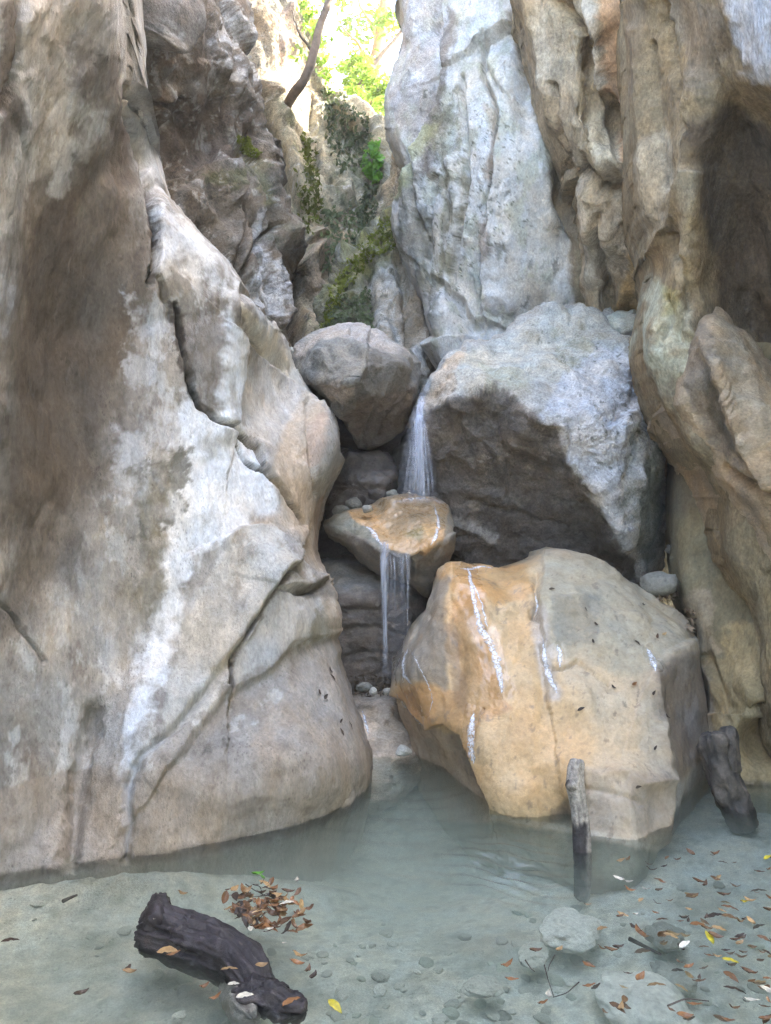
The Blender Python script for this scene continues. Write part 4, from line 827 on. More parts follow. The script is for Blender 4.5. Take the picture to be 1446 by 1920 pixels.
def B4():
    out = [(1134, 596), (1148, 584), (1170, 581), (1195, 586), (1211, 596), (1214, 625), (1216, 665), (1190, 660), (1160, 630), (1140, 612)]
    pts = [(1134, 596, 6.1), (1170, 581, 6.15), (1211, 596, 6.1), (1170, 610, 5.95), (1205, 615, 5.95), (1200, 650, 6.05), (1160, 625, 6.0)]
    lay = [('noise', dict(c=(.36, .40, .33), s=(9, 9, 9), lo=-.1, hi=.2, a=.7)), ('poly', [(1150, 625), (1212, 615), (1218, 670), (1180, 660)], dict(c=(.14, .12, .11), a=.8, na=5))]
    return boulder('boulder', out, [(1175, 612), (1195, 630)], pts, rock_mat('greenish_stone', .6, 2, (1, 1, 1), .25, .3, 80), (.42, .44, .38), lay, [('facet', 8, 8, 12, .03, 1), ('fbm', 14, 14, 22, .02, 4)], rim=(.1, 10), sigma=6, thick=.4, step=2.5, seed=101)

def B5():
    out = [(613, 980), (630, 966), (660, 956), (700, 944), (722, 935), (760, 930), (800, 932), (830, 938), (845, 955), (852, 990), (850, 1025), (842, 1052), (830, 1075), (812, 1112), (800, 1122), (772, 1100), (735, 1085), (700, 1070), (670, 1045), (640, 1015), (622, 1000)]
    pts = [(690, 944, 5.6), (770, 930, 5.65), (845, 950, 5.5), (690, 985, 5.2), (660, 968, 5.3), (725, 1026, 4.95), (770, 1042, 4.88), (790, 1030, 4.9), (830, 1008, 5.0), (640, 985, 5.25), (700, 1060, 5.1), (770, 1085, 5.08), (805, 1118, 5.25), (840, 1050, 5.15), (650, 1015, 5.25), (615, 985, 5.4), (770, 980, 5.2), (745, 955, 5.38), (820, 960, 5.3)]
    feats = [('ridge', [(725, 945), (770, 935), (815, 945)], 9, .03), ('blob', (735, 990), 28, 22, -.035), ('crack', [(790, 1040), (775, 1050), (770, 1080)], 4, .04), ('step', [(820, 1035), (845, 1000)], .02, 30, 3), ('step', [(640, 990), (690, 1015), (720, 1030)], .03, 40, 4)]
    noise = [('fbm', 3, 3, 3, .04, 3), ('fbm', 12, 12, 12, .014, 4), ('ridge', 20, 20, 30, .006, 3)]
    dk = dict(c=(.17, .145, .115), a=.9, na=5, ns=18, soft=4, wet=.25)
    lay = [('noise', dict(c=(.22, .19, .145), s=(6, 6, 9), lo=-.1, hi=.3, a=.5)),
           ('poly', [(613, 985), (640, 962), (660, 968), (690, 985), (720, 1028), (700, 1015), (650, 995)], dict(c=(.27, .27, .22), a=.85, na=5, wet=.2)),
           ('poly', [(652, 962), (700, 943), (770, 930), (840, 945), (838, 990), (828, 1012), (795, 1040), (768, 1040), (725, 1028), (690, 992)], dict(c=(.47, .29, .13), a=.95, na=4, ns=18, soft=3, wet=.85)),
           ('poly', [(700, 945), (770, 930), (835, 945), (850, 990), (825, 1000), (800, 970), (790, 1010), (740, 1000), (715, 975)], dict(c=(.27, .21, .13), a=.55, na=8, ns=20, wet=.9)),
           ('poly', [(755, 1000), (795, 985), (790, 1015), (765, 1012)], dict(c=(.22, .19, .07), a=.6, na=6, wet=.9)),
           ('poly', [(793, 985), (815, 978), (822, 1005), (800, 1012)], dict(c=(.50, .30, .11), a=.8, na=4, wet=.8)),
           ('poly', [(620, 998), (650, 996), (722, 1032), (770, 1046), (800, 1042), (850, 1000), (850, 1060), (805, 1130), (700, 1080)], dk)]
    return boulder('boulder', out, [(710, 1000), (780, 1000)], pts, rock_mat('wet_step_rock', .45, 1.6, (1, 1, 1), .18, fine=.8), (.24, .21, .165), lay, noise, feats, rim=(.15, 18), sigma=6, thick=.6, step=2.4, seed=103)

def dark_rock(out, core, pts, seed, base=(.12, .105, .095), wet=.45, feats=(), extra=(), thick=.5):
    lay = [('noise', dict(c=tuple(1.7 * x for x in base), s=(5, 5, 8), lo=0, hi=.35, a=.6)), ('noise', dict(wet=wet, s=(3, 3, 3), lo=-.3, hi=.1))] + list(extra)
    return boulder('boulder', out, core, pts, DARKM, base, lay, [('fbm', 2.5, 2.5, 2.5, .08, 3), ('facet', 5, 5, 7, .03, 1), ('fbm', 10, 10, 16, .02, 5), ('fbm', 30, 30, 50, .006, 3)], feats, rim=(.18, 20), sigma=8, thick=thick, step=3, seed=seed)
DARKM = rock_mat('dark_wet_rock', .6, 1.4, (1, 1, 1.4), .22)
MOSSM = rock_mat('mossy_rock', .9, 1.6, (1, 1, 1), .3, .3, 40)

DESAT = .08
b1, b5 = B1(), B5()
DESAT = .2
b2, b3, b4 = B2(), B3(), B4()
tag(b1, 'big smooth boulder with an orange wet face rising from the pool', 'boulder', 'boulders choking the gorge')
tag(b2, 'largest boulder, pale blue-white on its right face and dark below', 'boulder', 'boulders choking the gorge')
tag(b3, 'grey wedge-shaped boulder jammed above the cave left of the upper fall', 'boulder', 'boulders choking the gorge')
tag(b4, 'small greenish-white stone perched behind the right shoulder of the largest boulder', 'boulder', 'boulders choking the gorge')
tag(b5, 'low brown rock with an orange wet top that the upper fall lands on', 'boulder', 'boulders choking the gorge')
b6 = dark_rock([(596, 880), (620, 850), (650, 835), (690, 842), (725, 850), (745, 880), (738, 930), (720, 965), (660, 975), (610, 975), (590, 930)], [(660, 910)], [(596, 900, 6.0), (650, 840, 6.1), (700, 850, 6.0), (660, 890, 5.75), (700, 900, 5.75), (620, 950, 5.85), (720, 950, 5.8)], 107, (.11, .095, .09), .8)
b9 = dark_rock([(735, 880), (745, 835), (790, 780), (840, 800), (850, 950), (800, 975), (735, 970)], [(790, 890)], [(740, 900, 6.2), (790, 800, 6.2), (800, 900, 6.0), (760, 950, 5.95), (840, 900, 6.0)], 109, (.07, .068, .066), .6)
b7 = dark_rock([(590, 1080), (605, 1050), (640, 1040), (690, 1052), (730, 1068), (775, 1090), (805, 1130), (800, 1200), (775, 1262), (720, 1300), (660, 1310), (600, 1290), (585, 1180)], [(680, 1170), (710, 1170)],
               [(600, 1060, 5.5), (650, 1040, 5.7), (700, 1060, 5.6), (640, 1112, 5.18), (700, 1112, 5.15), (740, 1120, 5.25), (690, 1270, 5.25), (780, 1200, 5.4), (650, 1200, 5.2), (800, 1120, 5.6), (720, 1200, 5.2)], 113, (.15, .125, .105), .25,
               [('step', [(600, 1110), (680, 1115), (770, 1118)], .03, 40, 4), ('crack', [(620, 1180), (700, 1175), (760, 1190)], 5, .03), ('crack', [(630, 1140), (720, 1145)], 4, .02), ('crack', [(640, 1230), (760, 1228)], 4, .02)],
               [('poly', [(600, 1045), (700, 1055), (760, 1090), (760, 1112), (640, 1112), (600, 1100)], dict(c=(.27, .255, .22), a=.8, na=6))])  # light on the ledge top painted as a greyer patch
b8 = dark_rock([(640, 1320), (660, 1296), (700, 1296), (745, 1300), (790, 1330), (830, 1390), (800, 1450), (760, 1500), (700, 1520), (650, 1470), (630, 1390)], [(710, 1390), (730, 1420)], [(650, 1310, 5.25), (700, 1298, 5.3), (760, 1310, 5.2), (700, 1340, 4.95), (750, 1350, 4.95), (720, 1420, 4.68), (760, 1430, 4.68), (700, 1500, 4.45), (650, 1450, 4.6), (800, 1420, 4.8)], 127, (.42, .34, .25), .3)
tag(b6, 'low glistening dark rock in the cave under the wedged boulder', 'boulder', 'boulders choking the gorge')
tag(b9, 'black wet rock directly behind the upper fall', 'boulder', 'boulders choking the gorge')
tag(b7, 'dark brown layered block with a ledge painted a lit grey behind the lower fall', 'boulder', 'boulders choking the gorge')
tag(b8, 'beige wet sill sloping into the pool at the foot of the lower fall', 'boulder', 'boulders choking the gorge')
mossy = boulder('boulder', [(545, 760), (555, 690), (575, 625), (600, 575), (625, 530), (650, 482), (690, 440), (725, 395), (752, 400), (775, 470), (800, 560), (835, 660), (860, 740), (840, 800), (700, 840), (580, 820)], [(690, 640)],
    [(555, 690, 7.6), (600, 575, 7.8), (650, 480, 8.0), (725, 395, 8.2), (640, 560, 7.45), (690, 500, 7.6), (735, 440, 7.7), (700, 600, 7.3), (650, 650, 7.1), (760, 560, 7.5), (790, 640, 7.35), (720, 700, 7.0), (840, 740, 7.5), (600, 700, 7.1), (740, 620, 7.25)],
    MOSSM, (.22, .20, .15), [('noise', dict(c=PALE, s=(4, 4, 2), lo=.05, hi=.25, a=.7)),
        ('poly', [(690, 480), (760, 480), (800, 600), (810, 680), (700, 660)], dict(c=(.44, .43, .40), a=.75, na=16, br=(3, -.4, .1))),
        ('poly', [(735, 560), (790, 540), (800, 640), (760, 660), (745, 610)], dict(c=(.33, .26, .18), a=.7, na=14)),
        ('poly', [(555, 660), (600, 575), (650, 480), (725, 395), (755, 410), (750, 480), (690, 520), (690, 630), (600, 660)], dict(c=(.12, .125, .035), a=.8, na=14, br=(3, -.45, .05))),
        ('poly', [(600, 590), (700, 560), (690, 640), (590, 660)], dict(c=(.07, .075, .045), a=.6, na=16)),
        ('noise', dict(c=(.30, .28, .06), s=(8, 8, 8), lo=.08, hi=.25, a=.7, clip=[(590, 600), (650, 480), (725, 395), (755, 440), (660, 540), (600, 640)], csoft=12)),
        ('noise', dict(c=(.05, .055, .03), s=(9, 9, 9), lo=.2, hi=.32, a=.7))],
    [('facet', 2.4, 2.4, 1.8, .14, 1), ('facet', 6, 6, 5, .07, 1), ('ridge', 4, 4, 2, .05, 5), ('fbm', 16, 16, 16, .03, 4)], [('crack', [(690, 500), (700, 600), (695, 680)], 8, .12), ('crack', [(745, 480), (760, 560), (775, 640)], 8, .12)], rim=(.3, 24), sigma=8, thick=1.2, seed=131)
tag(mossy, 'mossy yellow-green rock leaning against the back cliff above the wedged boulder', 'boulder', 'boulders choking the gorge')
b10 = boulder('boulder', [(1262, 760), (1278, 690), (1286, 640), (1296, 605), (1315, 586), (1338, 580), (1362, 590), (1395, 620), (1422, 655), (1450, 692), (1530, 800), (1600, 960), (1590, 1120), (1480, 1180), (1420, 1110), (1385, 1010), (1362, 930), (1330, 870), (1290, 815)],
    [(1370, 800), (1450, 950)],
    [(1290, 620, 4.35), (1330, 580, 4.4), (1395, 620, 4.4), (1446, 690, 4.3), (1325, 640, 4.12), (1345, 690, 4.0), (1290, 720, 4.3), (1300, 800, 4.3), (1365, 760, 3.98), (1390, 830, 3.93), (1420, 700, 4.1), (1330, 760, 4.2), (1350, 850, 4.25), (1375, 920, 4.25), (1446, 920, 3.85), (1446, 800, 3.9), (1400, 1000, 4.2), (1420, 1100, 4.25), (1530, 1000, 3.6), (1530, 850, 3.8), (1590, 1100, 3.7)],
    rock_mat('tan_rough_rock', .65, 1.4, (1, 1, 1.3), .22, .15, 70), (.38, .28, .165),
    [('noise', dict(c=(.27, .21, .145), s=(4, 4, 5), lo=-.1, hi=.3, a=.6)),
     ('poly', [(1283, 680), (1300, 600), (1335, 585), (1335, 650), (1350, 740), (1380, 830), (1390, 880), (1345, 850), (1290, 760)], dict(c=(.225, .185, .135), a=.75, na=12)),
     ('poly', [(1320, 680), (1340, 690), (1380, 830), (1395, 860), (1360, 850), (1330, 780)], dict(c=(.125, .105, .07), a=.75, na=8)),
     ('poly', [(1340, 585), (1420, 655), (1500, 780), (1500, 900), (1420, 830), (1370, 740), (1330, 650)], dict(c=(.42, .33, .20), a=.6, na=12)),
     ('noise', dict(c=(.36, .31, .21), s=(12, 12, 12), lo=.12, hi=.28, a=.5, clip=[(1290, 760), (1330, 740), (1350, 840), (1310, 820)], csoft=14))],
    [('fbm', 2.5, 2.5, 2.5, .05, 3), ('facet', 4, 4, 4, .02, 1), ('fbm', 9, 9, 12, .016, 6, .6)],
    [('ridge', [(1320, 640), (1345, 690), (1372, 770), (1395, 840), (1440, 920)], 8, .04), ('crack', [(1365, 880), (1400, 905), (1446, 930), (1500, 950)], 7, .06), ('step', [(1330, 645), (1350, 640), (1385, 650)], .02, 30, 3)], rim=(.2, 26), sigma=7, thick=.9, seed=139)
tag(b10, 'tan pointed rock leaning out below the dark hollow of the overhanging cliff', 'boulder', 'boulders choking the gorge')

# bedrock closing the gorge behind the boulders
def bedrock():
    u = np.linspace(-2.6, 3.0, 70); z = np.linspace(-1.5, 2.45, 48)
    X, Z = np.meshgrid(u, z)
    Y = 6.5 + .3 * fbm(X, Z, 0 * X, 4) + .4 * (Z > 2.3)
    P = np.stack([X, Y, Z], -1)
    top = P[-1:].copy(); top[..., 1] += 4; top[..., 2] += .4
    P = np.concatenate([P, top], 0)
    C, wet = paint(P, 100 * X[:1] + 0 * P[..., 0], 100 * P[..., 2], (.09, .08, .07), [('noise', dict(c=(.16, .14, .11), s=(3, 3, 3), lo=0, hi=.3, a=.7))], 5)
    o = mesh_from('bedrock', P, grid_quads(*P.shape[:2]), DARKM, C, wet); o['kind'] = 'structure'
bedrock()

# ================================================================== THE POOL
def bed_z(X, Y):
    deep = np.exp(-(((X - .1) / .95) ** 2 + ((Y - 4.0) / .85) ** 2))
    r = .175 - .06 * np.clip(Y - 2.6, 0, 1)
    foot = np.interp(Y, [2.0, 3.18, 3.33, 3.48, 3.69, 3.93, 4.15], [-1.75, -1.6, -1.13, -.78, -.42, -.23, -.09])
    r = r - .085 * sstep(.5, .08, X - foot) * sstep(4.2, 3.4, Y) * sstep(2.85, 3.15, Y)
    return -(r + .34 * deep) + .03 * fbm(X * 1.5, Y * 1.5, 0 * X, 3) + .006 * fbm(X * 9, Y * 9, 0 * X, 3)
def pool_bed():
    xs = np.concatenate([np.linspace(-45, -4, 14)[:-1], np.linspace(-4, 4, 300), np.linspace(4, 45, 14)[1:]])
    ys = np.concatenate([np.linspace(-45, 0, 16)[:-1], np.linspace(0, 7, 300), np.linspace(7, 60, 16)[1:]])
    X, Y = np.meshgrid(xs, ys)
    Z = bed_z(X, Y)
    Z = Z + .012 * facet_noise(np.stack([X * 16, Y * 16, 0 * X], -1), 1.0)
    P = np.stack([X, Y, Z], -1)
    C, wet = paint(P, X * 100, Y * 100, (.47, .465, .40), [
        ('noise', dict(c=(.22, .22, .18), s=(1.3, 1.3, 1), lo=-.05, hi=.3, a=.7)), ('noise', dict(c=(.14, .14, .11), s=(14, 14, 1), lo=.1, hi=.3, a=.7)), ('noise', dict(c=(.46, .45, .40), s=(5, 5, 1), lo=.1, hi=.35, a=.6))], 9)
    o = mesh_from('pool_bed', P, grid_quads(*X.shape), rock_mat('silt_and_grit', .7, 3.0, (1, 1, 1), .3, .5, 45), C, wet); o['kind'] = 'structure'
    return o
pool_bed()

def water_mat():
    m, nt, out = new_mat('pool_water'); lk = nt.links.new
    tc = nd(nt, 'ShaderNodeTexCoord')
    n1 = nd(nt, 'ShaderNodeTexNoise'); n1.inputs['Scale'].default_value = 3.5; n1.inputs['Detail'].default_value = 3; n1.inputs['Distortion'].default_value = .6
    n2 = nd(nt, 'ShaderNodeTexNoise'); n2.inputs['Scale'].default_value = 13; n2.inputs['Detail'].default_value = 2
    lk(tc.outputs['Object'], n1.inputs[0]); lk(tc.outputs['Object'], n2.inputs[0])
    ad = nd(nt, 'ShaderNodeMath', operation='MULTIPLY_ADD'); lk(n2.outputs[0], ad.inputs[0]); ad.inputs[1].default_value = .3; lk(n1.outputs[0], ad.inputs[2])
    bp = nd(nt, 'ShaderNodeBump'); bp.inputs['Strength'].default_value = .25; bp.inputs['Distance'].default_value = .03
    lk(ad.outputs[0], bp.inputs['Height'])
    fr = nd(nt, 'ShaderNodeFresnel'); fr.inputs['IOR'].default_value = 1.33; lk(bp.outputs[0], fr.inputs['Normal'])
    tr = nd(nt, 'ShaderNodeBsdfTransparent'); tr.inputs[0].default_value = (.95, .985, .95, 1)
    gl = nd(nt, 'ShaderNodeBsdfGlossy'); gl.inputs['Roughness'].default_value = .03; lk(bp.outputs[0], gl.inputs['Normal'])
    mx = nd(nt, 'ShaderNodeMixShader'); lk(fr.outputs[0], mx.inputs[0]); lk(tr.outputs[0], mx.inputs[1]); lk(gl.outputs[0], mx.inputs[2])
    lk(mx.outputs[0], out.inputs['Surface'])
    pv = nd(nt, 'ShaderNodeVolumePrincipled'); pv.inputs['Color'].default_value = (.88, .975, .88, 1); pv.inputs['Density'].default_value = WATER_DENSITY
    pv.inputs['Anisotropy'].default_value = .2
    lk(pv.outputs[0], out.inputs['Volume'])
    return m
WATER_DENSITY = 1.1
def water():
    x0, x1, y0, y1, z0, z1 = -5, 5, -3, 6.4, -1.4, 0
    xs = np.concatenate([[x0, -2.6], np.linspace(-2.2, 2.6, 420), [3.2, x1]]); ys = np.concatenate([[y0, .4], np.linspace(1.2, 5.4, 380), [5.9, y1]])
    X, Y = np.meshgrid(xs, ys)
    d = np.hypot(X - .06, Y - 4.55)                      # rings spreading from the foot of the fall
    ring = np.sin(d * 46 + 5 * fbm(X * 1.6, Y * 1.6, 0 * X, 3)) * np.exp(-d / .95) * .0042
    ring += np.sin(d * 23 + 6 * fbm(X * 1.1 + 5, Y * 1.1, 0 * X, 3)) * np.exp(-d / 1.5) * .0050
    Z = ring + .0016 * fbm(X * 6, Y * 9, 0 * X, 3) * sstep(6, 1.5, d) + .0022 * fbm(X * 2.2, Y * 3, 0 * X + 4, 3) + .0008 * fbm(X * 13, Y * 17, 0 * X + 2, 2)
    g = np.exp(-(((X - .52) / .20) ** 2 + ((Y - 3.22) / .22) ** 2))      # choppy patch beside the boulder
    Z = Z + g * .011 * np.sin(Y * 70 + X * 26 + 7 * fbm(X * 4, Y * 4, 0 * X, 3))
    top = np.stack([X, Y, Z], -1)
    def skirt(P, z): q = P.copy(); q[..., 2] = z; return q
    nr, nc = X.shape
    V = list(top.reshape(-1, 3)); Q = list(map(tuple, grid_quads(nr, nc)))
    edge = [i for i in range(nc)] + [r * nc + nc - 1 for r in range(1, nr)] + [(nr - 1) * nc + c for c in range(nc - 2, -1, -1)] + [r * nc for r in range(nr - 2, 0, -1)]
    b0 = len(V)
    for i in edge: V.append((V[i][0], V[i][1], z0))
    m = len(edge)
    for k in range(m): Q.append((edge[k], b0 + k, b0 + (k + 1) % m, edge[(k + 1) % m]))
    c = len(V); V.append(((x0 + x1) / 2, (y0 + y1) / 2, z0 - .02))
    for k in range(0, m, 2): Q.append((b0 + k, c, b0 + (k + 2) % m, b0 + (k + 1) % m))
    o = mesh_from('water', np.array(V), np.array(Q), water_mat()); o['kind'] = 'structure'
    return o
water()
# ================================================================== FALLING WATER
def fall_mat(name, dens=.62, sx=45, sz=1.6, lo=.42, hi=.72):
    m, nt, out = new_mat(name); lk = nt.links.new
    tc = nd(nt, 'ShaderNodeTexCoord'); mp = nd(nt, 'ShaderNodeMapping'); mp.inputs['Scale'].default_value = (sx, sx * .3, sz)
    lk(tc.outputs['Object'], mp.inputs[0])
    n = nd(nt, 'ShaderNodeTexNoise'); n.inputs['Scale'].default_value = 1; n.inputs['Detail'].default_value = 5; n.inputs['Roughness'].default_value = .6
    lk(mp.outputs[0], n.inputs['Vector'])
    r = nd(nt, 'ShaderNodeMapRange'); r.inputs[1].default_value = lo; r.inputs[2].default_value = hi; r.inputs[3].default_value = .12; r.inputs[4].default_value = 1; lk(n.outputs[0], r.inputs[0])
    at = nd(nt, 'ShaderNodeAttribute', attribute_name='wet')
    mu = nd(nt, 'ShaderNodeMath', operation='MULTIPLY'); lk(r.outputs[0], mu.inputs[0]); lk(at.outputs['Fac'], mu.inputs[1])
    m2 = nd(nt, 'ShaderNodeMath', operation='MULTIPLY'); lk(mu.outputs[0], m2.inputs[0]); m2.inputs[1].default_value = dens
    tr = nd(nt, 'ShaderNodeBsdfTransparent')
    df = nd(nt, 'ShaderNodeBsdfDiffuse'); df.inputs[0].default_value = (.72, .77, .88, 1)
    tl = nd(nt, 'ShaderNodeBsdfTranslucent'); tl.inputs[0].default_value = (.72, .77, .88, 1)
    a = nd(nt, 'ShaderNodeMixShader'); a.inputs[0].default_value = .5; lk(df.outputs[0], a.inputs[1]); lk(tl.outputs[0], a.inputs[2])
    b = nd(nt, 'ShaderNodeMixShader'); lk(m2.outputs[0], b.inputs[0]); lk(tr.outputs[0], b.inputs[1]); lk(a.outputs[0], b.inputs[2])
    lk(b.outputs[0], out.inputs['Surface'])
    return m
FALLM = fall_mat('falling_water'); STRM = fall_mat('water_thread', .6, 60, 3, .35, .6)

def resample(path, n):
    p = np.array(path, float); t = np.linspace(0, 1, len(p))
    q = np.linspace(0, 1, n)
    o = np.stack([np.interp(q, t, p[:, k]) for k in range(p.shape[1])], 1)
    for _ in range(max(2, n // 12)):
        o[1:-1] = (o[:-2] + 2 * o[1:-1] + o[2:]) / 4
    return o

def flow(name, path, mat, parent, ratio=.35, n=50, ns=18, dens=None, wob=.0, seed=0):
    """a falling ribbon of water: path of (u, v, Y, half width px, density); flattened closed section"""
    o = resample(path, n)
    th = np.linspace(0, 2 * math.pi, ns, endpoint=False)
    ctr = unproj(o[:, 0], o[:, 1], o[:, 2])
    hw = o[:, 3] / F * o[:, 2]
    k = np.arange(n)
    wx = wob * fbm(k / 9.0, 0 * k + seed, 0 * k, 2)
    P = ctr[:, None] + np.stack([np.cos(th)[None] * hw[:, None] + wx[:, None], np.sin(th)[None] * hw[:, None] * ratio, 0 * th[None] + 0 * hw[:, None]], -1)
    D = o[:, 4][:, None] * (1 - np.abs(np.cos(th))[None] ** 2.2)
    D = D * np.minimum(1, np.linspace(0, 8, n))[:, None] * np.minimum(1, np.linspace(6, .3, n))[:, None]
    C = np.ones(P.shape, np.float32)
    ob = mesh_from(name, P, grid_quads(n, ns, True), mat, C, D, origin=None)
    ob.parent = parent
    return ob

def empty(name, loc, label, cat, group=None):
    e = bpy.data.objects.new(name, None); e.location = loc; COL.objects.link(e)
    return tag(e, label, cat, group)

def falls():
    e = empty('waterfall', (0, 0, 0), 'upper white fall pouring between the wedged boulder and the largest boulder', 'waterfall', 'falls of the stream')
    flow('stream', [(806, 712, 5.6, 5, .6), (795, 735, 5.42, 8, .9), (787, 765, 5.28, 12, 1.1), (784, 800, 5.2, 21, 1), (783, 860, 5.15, 32, .65), (784, 938, 5.12, 43, .38)], FALLM, e, .4, 60)
    flow('stream', [(790, 745, 5.36, 6, 1.2), (785, 790, 5.2, 9, 1.2), (787, 860, 5.13, 10, 1.0), (790, 938, 5.1, 10, .9)], STRM, e, .5, 40)
    for k, (u0, u1, a) in enumerate([(784, 768, .5), (786, 776, .7), (788, 795, .8), (789, 805, .6), (785, 757, .35), (790, 815, .4), (787, 786, .6), (786, 772, .5)]):
        flow('strand', [(u0, 760, 5.26, 2, a), (u0 * .5 + u1 * .5, 830, 5.16, 2.6, a), (u1, 936, 5.1, 3.2, a * .9)], STRM, e, 1, 30, 8, wob=.004, seed=k)
    f = empty('waterfall', (0, 0, 0), 'lower fall of thin white threads dropping off the orange step rock', 'waterfall', 'falls of the stream')
    flow('stream', [(722, 1012, 4.98, 9, .7), (721, 1030, 4.88, 10, 1), (720, 1060, 4.83, 8, 1), (721, 1140, 4.80, 6, .9), (722, 1262, 4.78, 6, .8)], STRM, f, .6, 50)
    flow('stream', [(748, 1030, 4.9, 24, .3), (747, 1060, 4.83, 28, .4), (746, 1130, 4.80, 27, .3), (745, 1230, 4.78, 24, .12), (744, 1275, 4.78, 22, .1)], FALLM, f, .25, 50)
    for k, (u, v1, a) in enumerate([(727, 1230, .8), (733, 1170, .5), (741, 1190, .6), (750, 1150, .5), (757, 1165, .6), (763, 1205, .7), (768, 1140, .45), (716, 1120, .5)]):
        flow('strand', [(u - 1, 1034, 4.88, 1.8, a), (u + 2 * math.sin(9 * k), 1070, 4.83, 2.2 + math.sin(5 * k), a), (u + (u - 745) * .18 + 3 * math.sin(7 * k), v1 + 40 * math.sin(3 * k), 4.79, 1.0, a * .25)], STRM, f, 1, 30, 8, wob=.007, seed=20 + k)
    # splash where the upper fall lands
    n, ns = 14, 28
    r = np.linspace(0, 1, n); th = np.linspace(0, 2 * math.pi, ns, endpoint=False)
    c = pt(784, 940, 5.22)
    R, T = np.meshgrid(r, th, indexing='ij')
    P = np.stack([c.x + .20 * R * np.cos(T), c.y - .02 + .16 * R * np.sin(T), c.z - .02 + .045 * (1 - R ** 2) + .012 * fbm(3 * np.cos(T) * R, 3 * np.sin(T) * R, 0 * R, 3)], -1)
    ob = mesh_from('splash', P, grid_quads(n, ns, True), fall_mat('splash_foam', .75, 14, 14, .35, .65), np.ones(P.shape, np.float32), .9 * (1 - R) ** .9)
    ob.parent = e
falls()

def highlight(on, pts, label, r=.013, dens=1.0):
    # a raised white strip standing in for a wet glint on a rock
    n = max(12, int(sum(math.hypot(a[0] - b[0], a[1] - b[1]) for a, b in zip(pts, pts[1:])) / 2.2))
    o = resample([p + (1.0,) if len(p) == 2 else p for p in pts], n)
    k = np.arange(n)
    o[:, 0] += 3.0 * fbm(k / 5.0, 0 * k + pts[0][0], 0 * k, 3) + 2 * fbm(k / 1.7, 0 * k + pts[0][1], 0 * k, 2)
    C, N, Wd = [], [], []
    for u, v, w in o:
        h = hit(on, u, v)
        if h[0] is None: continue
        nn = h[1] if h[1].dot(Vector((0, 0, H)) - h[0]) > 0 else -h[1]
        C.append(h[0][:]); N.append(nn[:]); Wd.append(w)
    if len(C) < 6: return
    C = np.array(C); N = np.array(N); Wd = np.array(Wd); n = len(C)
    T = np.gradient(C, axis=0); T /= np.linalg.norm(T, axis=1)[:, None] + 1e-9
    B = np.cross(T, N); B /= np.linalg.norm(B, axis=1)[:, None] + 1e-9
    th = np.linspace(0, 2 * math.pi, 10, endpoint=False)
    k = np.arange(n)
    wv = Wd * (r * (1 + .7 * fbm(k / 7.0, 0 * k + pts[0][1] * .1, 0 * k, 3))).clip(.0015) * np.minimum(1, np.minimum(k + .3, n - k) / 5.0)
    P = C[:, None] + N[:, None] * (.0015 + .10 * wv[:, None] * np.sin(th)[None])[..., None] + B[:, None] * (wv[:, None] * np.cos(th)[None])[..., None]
    ob = mesh_from('highlight', P, grid_quads(n, 10, True), GLINTM, np.ones(P.shape, np.float32), np.repeat(dens * (1 - np.abs(np.cos(th)) ** 2)[None], n, 0), origin=tuple(C.mean(0)))
    tag(ob, label, 'highlight')
def glint_mat():
    m, nt, out = new_mat('white_glint'); lk = nt.links.new
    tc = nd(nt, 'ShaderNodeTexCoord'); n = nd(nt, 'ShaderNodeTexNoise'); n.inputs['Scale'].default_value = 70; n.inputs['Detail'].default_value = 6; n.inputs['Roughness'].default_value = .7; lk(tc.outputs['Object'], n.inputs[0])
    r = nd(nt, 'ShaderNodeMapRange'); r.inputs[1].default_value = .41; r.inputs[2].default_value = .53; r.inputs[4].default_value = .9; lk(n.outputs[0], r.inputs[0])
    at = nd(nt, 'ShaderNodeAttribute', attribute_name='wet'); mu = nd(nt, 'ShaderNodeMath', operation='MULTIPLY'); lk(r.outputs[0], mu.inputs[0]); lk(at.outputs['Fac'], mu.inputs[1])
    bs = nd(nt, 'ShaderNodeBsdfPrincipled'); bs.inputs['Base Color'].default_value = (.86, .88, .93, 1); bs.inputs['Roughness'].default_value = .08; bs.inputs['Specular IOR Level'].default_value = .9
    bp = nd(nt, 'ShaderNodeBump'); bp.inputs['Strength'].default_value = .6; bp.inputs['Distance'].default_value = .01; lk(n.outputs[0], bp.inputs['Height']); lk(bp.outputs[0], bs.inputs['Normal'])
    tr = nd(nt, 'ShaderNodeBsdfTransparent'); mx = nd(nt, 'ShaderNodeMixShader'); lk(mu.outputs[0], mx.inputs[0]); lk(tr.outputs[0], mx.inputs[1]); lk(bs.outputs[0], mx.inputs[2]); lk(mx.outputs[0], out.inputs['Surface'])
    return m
GLINTM = glint_mat()
highlight(b1, [(878, 1064, .8), (884, 1100, 1.2), (893, 1145, .9), (902, 1180, 1.8), (922, 1212, 2.2), (935, 1250, 2.0), (942, 1300, 1.0)], 'main painted white trickle zigzagging down the upper orange face of the wet boulder')
highlight(b1, [(884, 1088, .6), (903, 1130, .7), (914, 1175, .9)], 'thin painted white glint beside the main trickle near the top of the orange face', .009)
highlight(b1, [(862, 1066, .8), (880, 1068, 1.2), (905, 1062, 1.2), (925, 1066, .7)], 'painted white glint along the crest of the orange face')
highlight(b1, [(888, 1332, .6), (884, 1370, 2.2), (884, 1405, 2.4), (889, 1432, .8)], 'short broad painted white trickle at the lower left lip of the orange face')
highlight(b1, [(766, 1214, .8), (756, 1240, 1.2), (757, 1265, 1.5), (772, 1282, 1.0)], 'painted white trickle on the grey left corner of the orange wet boulder')
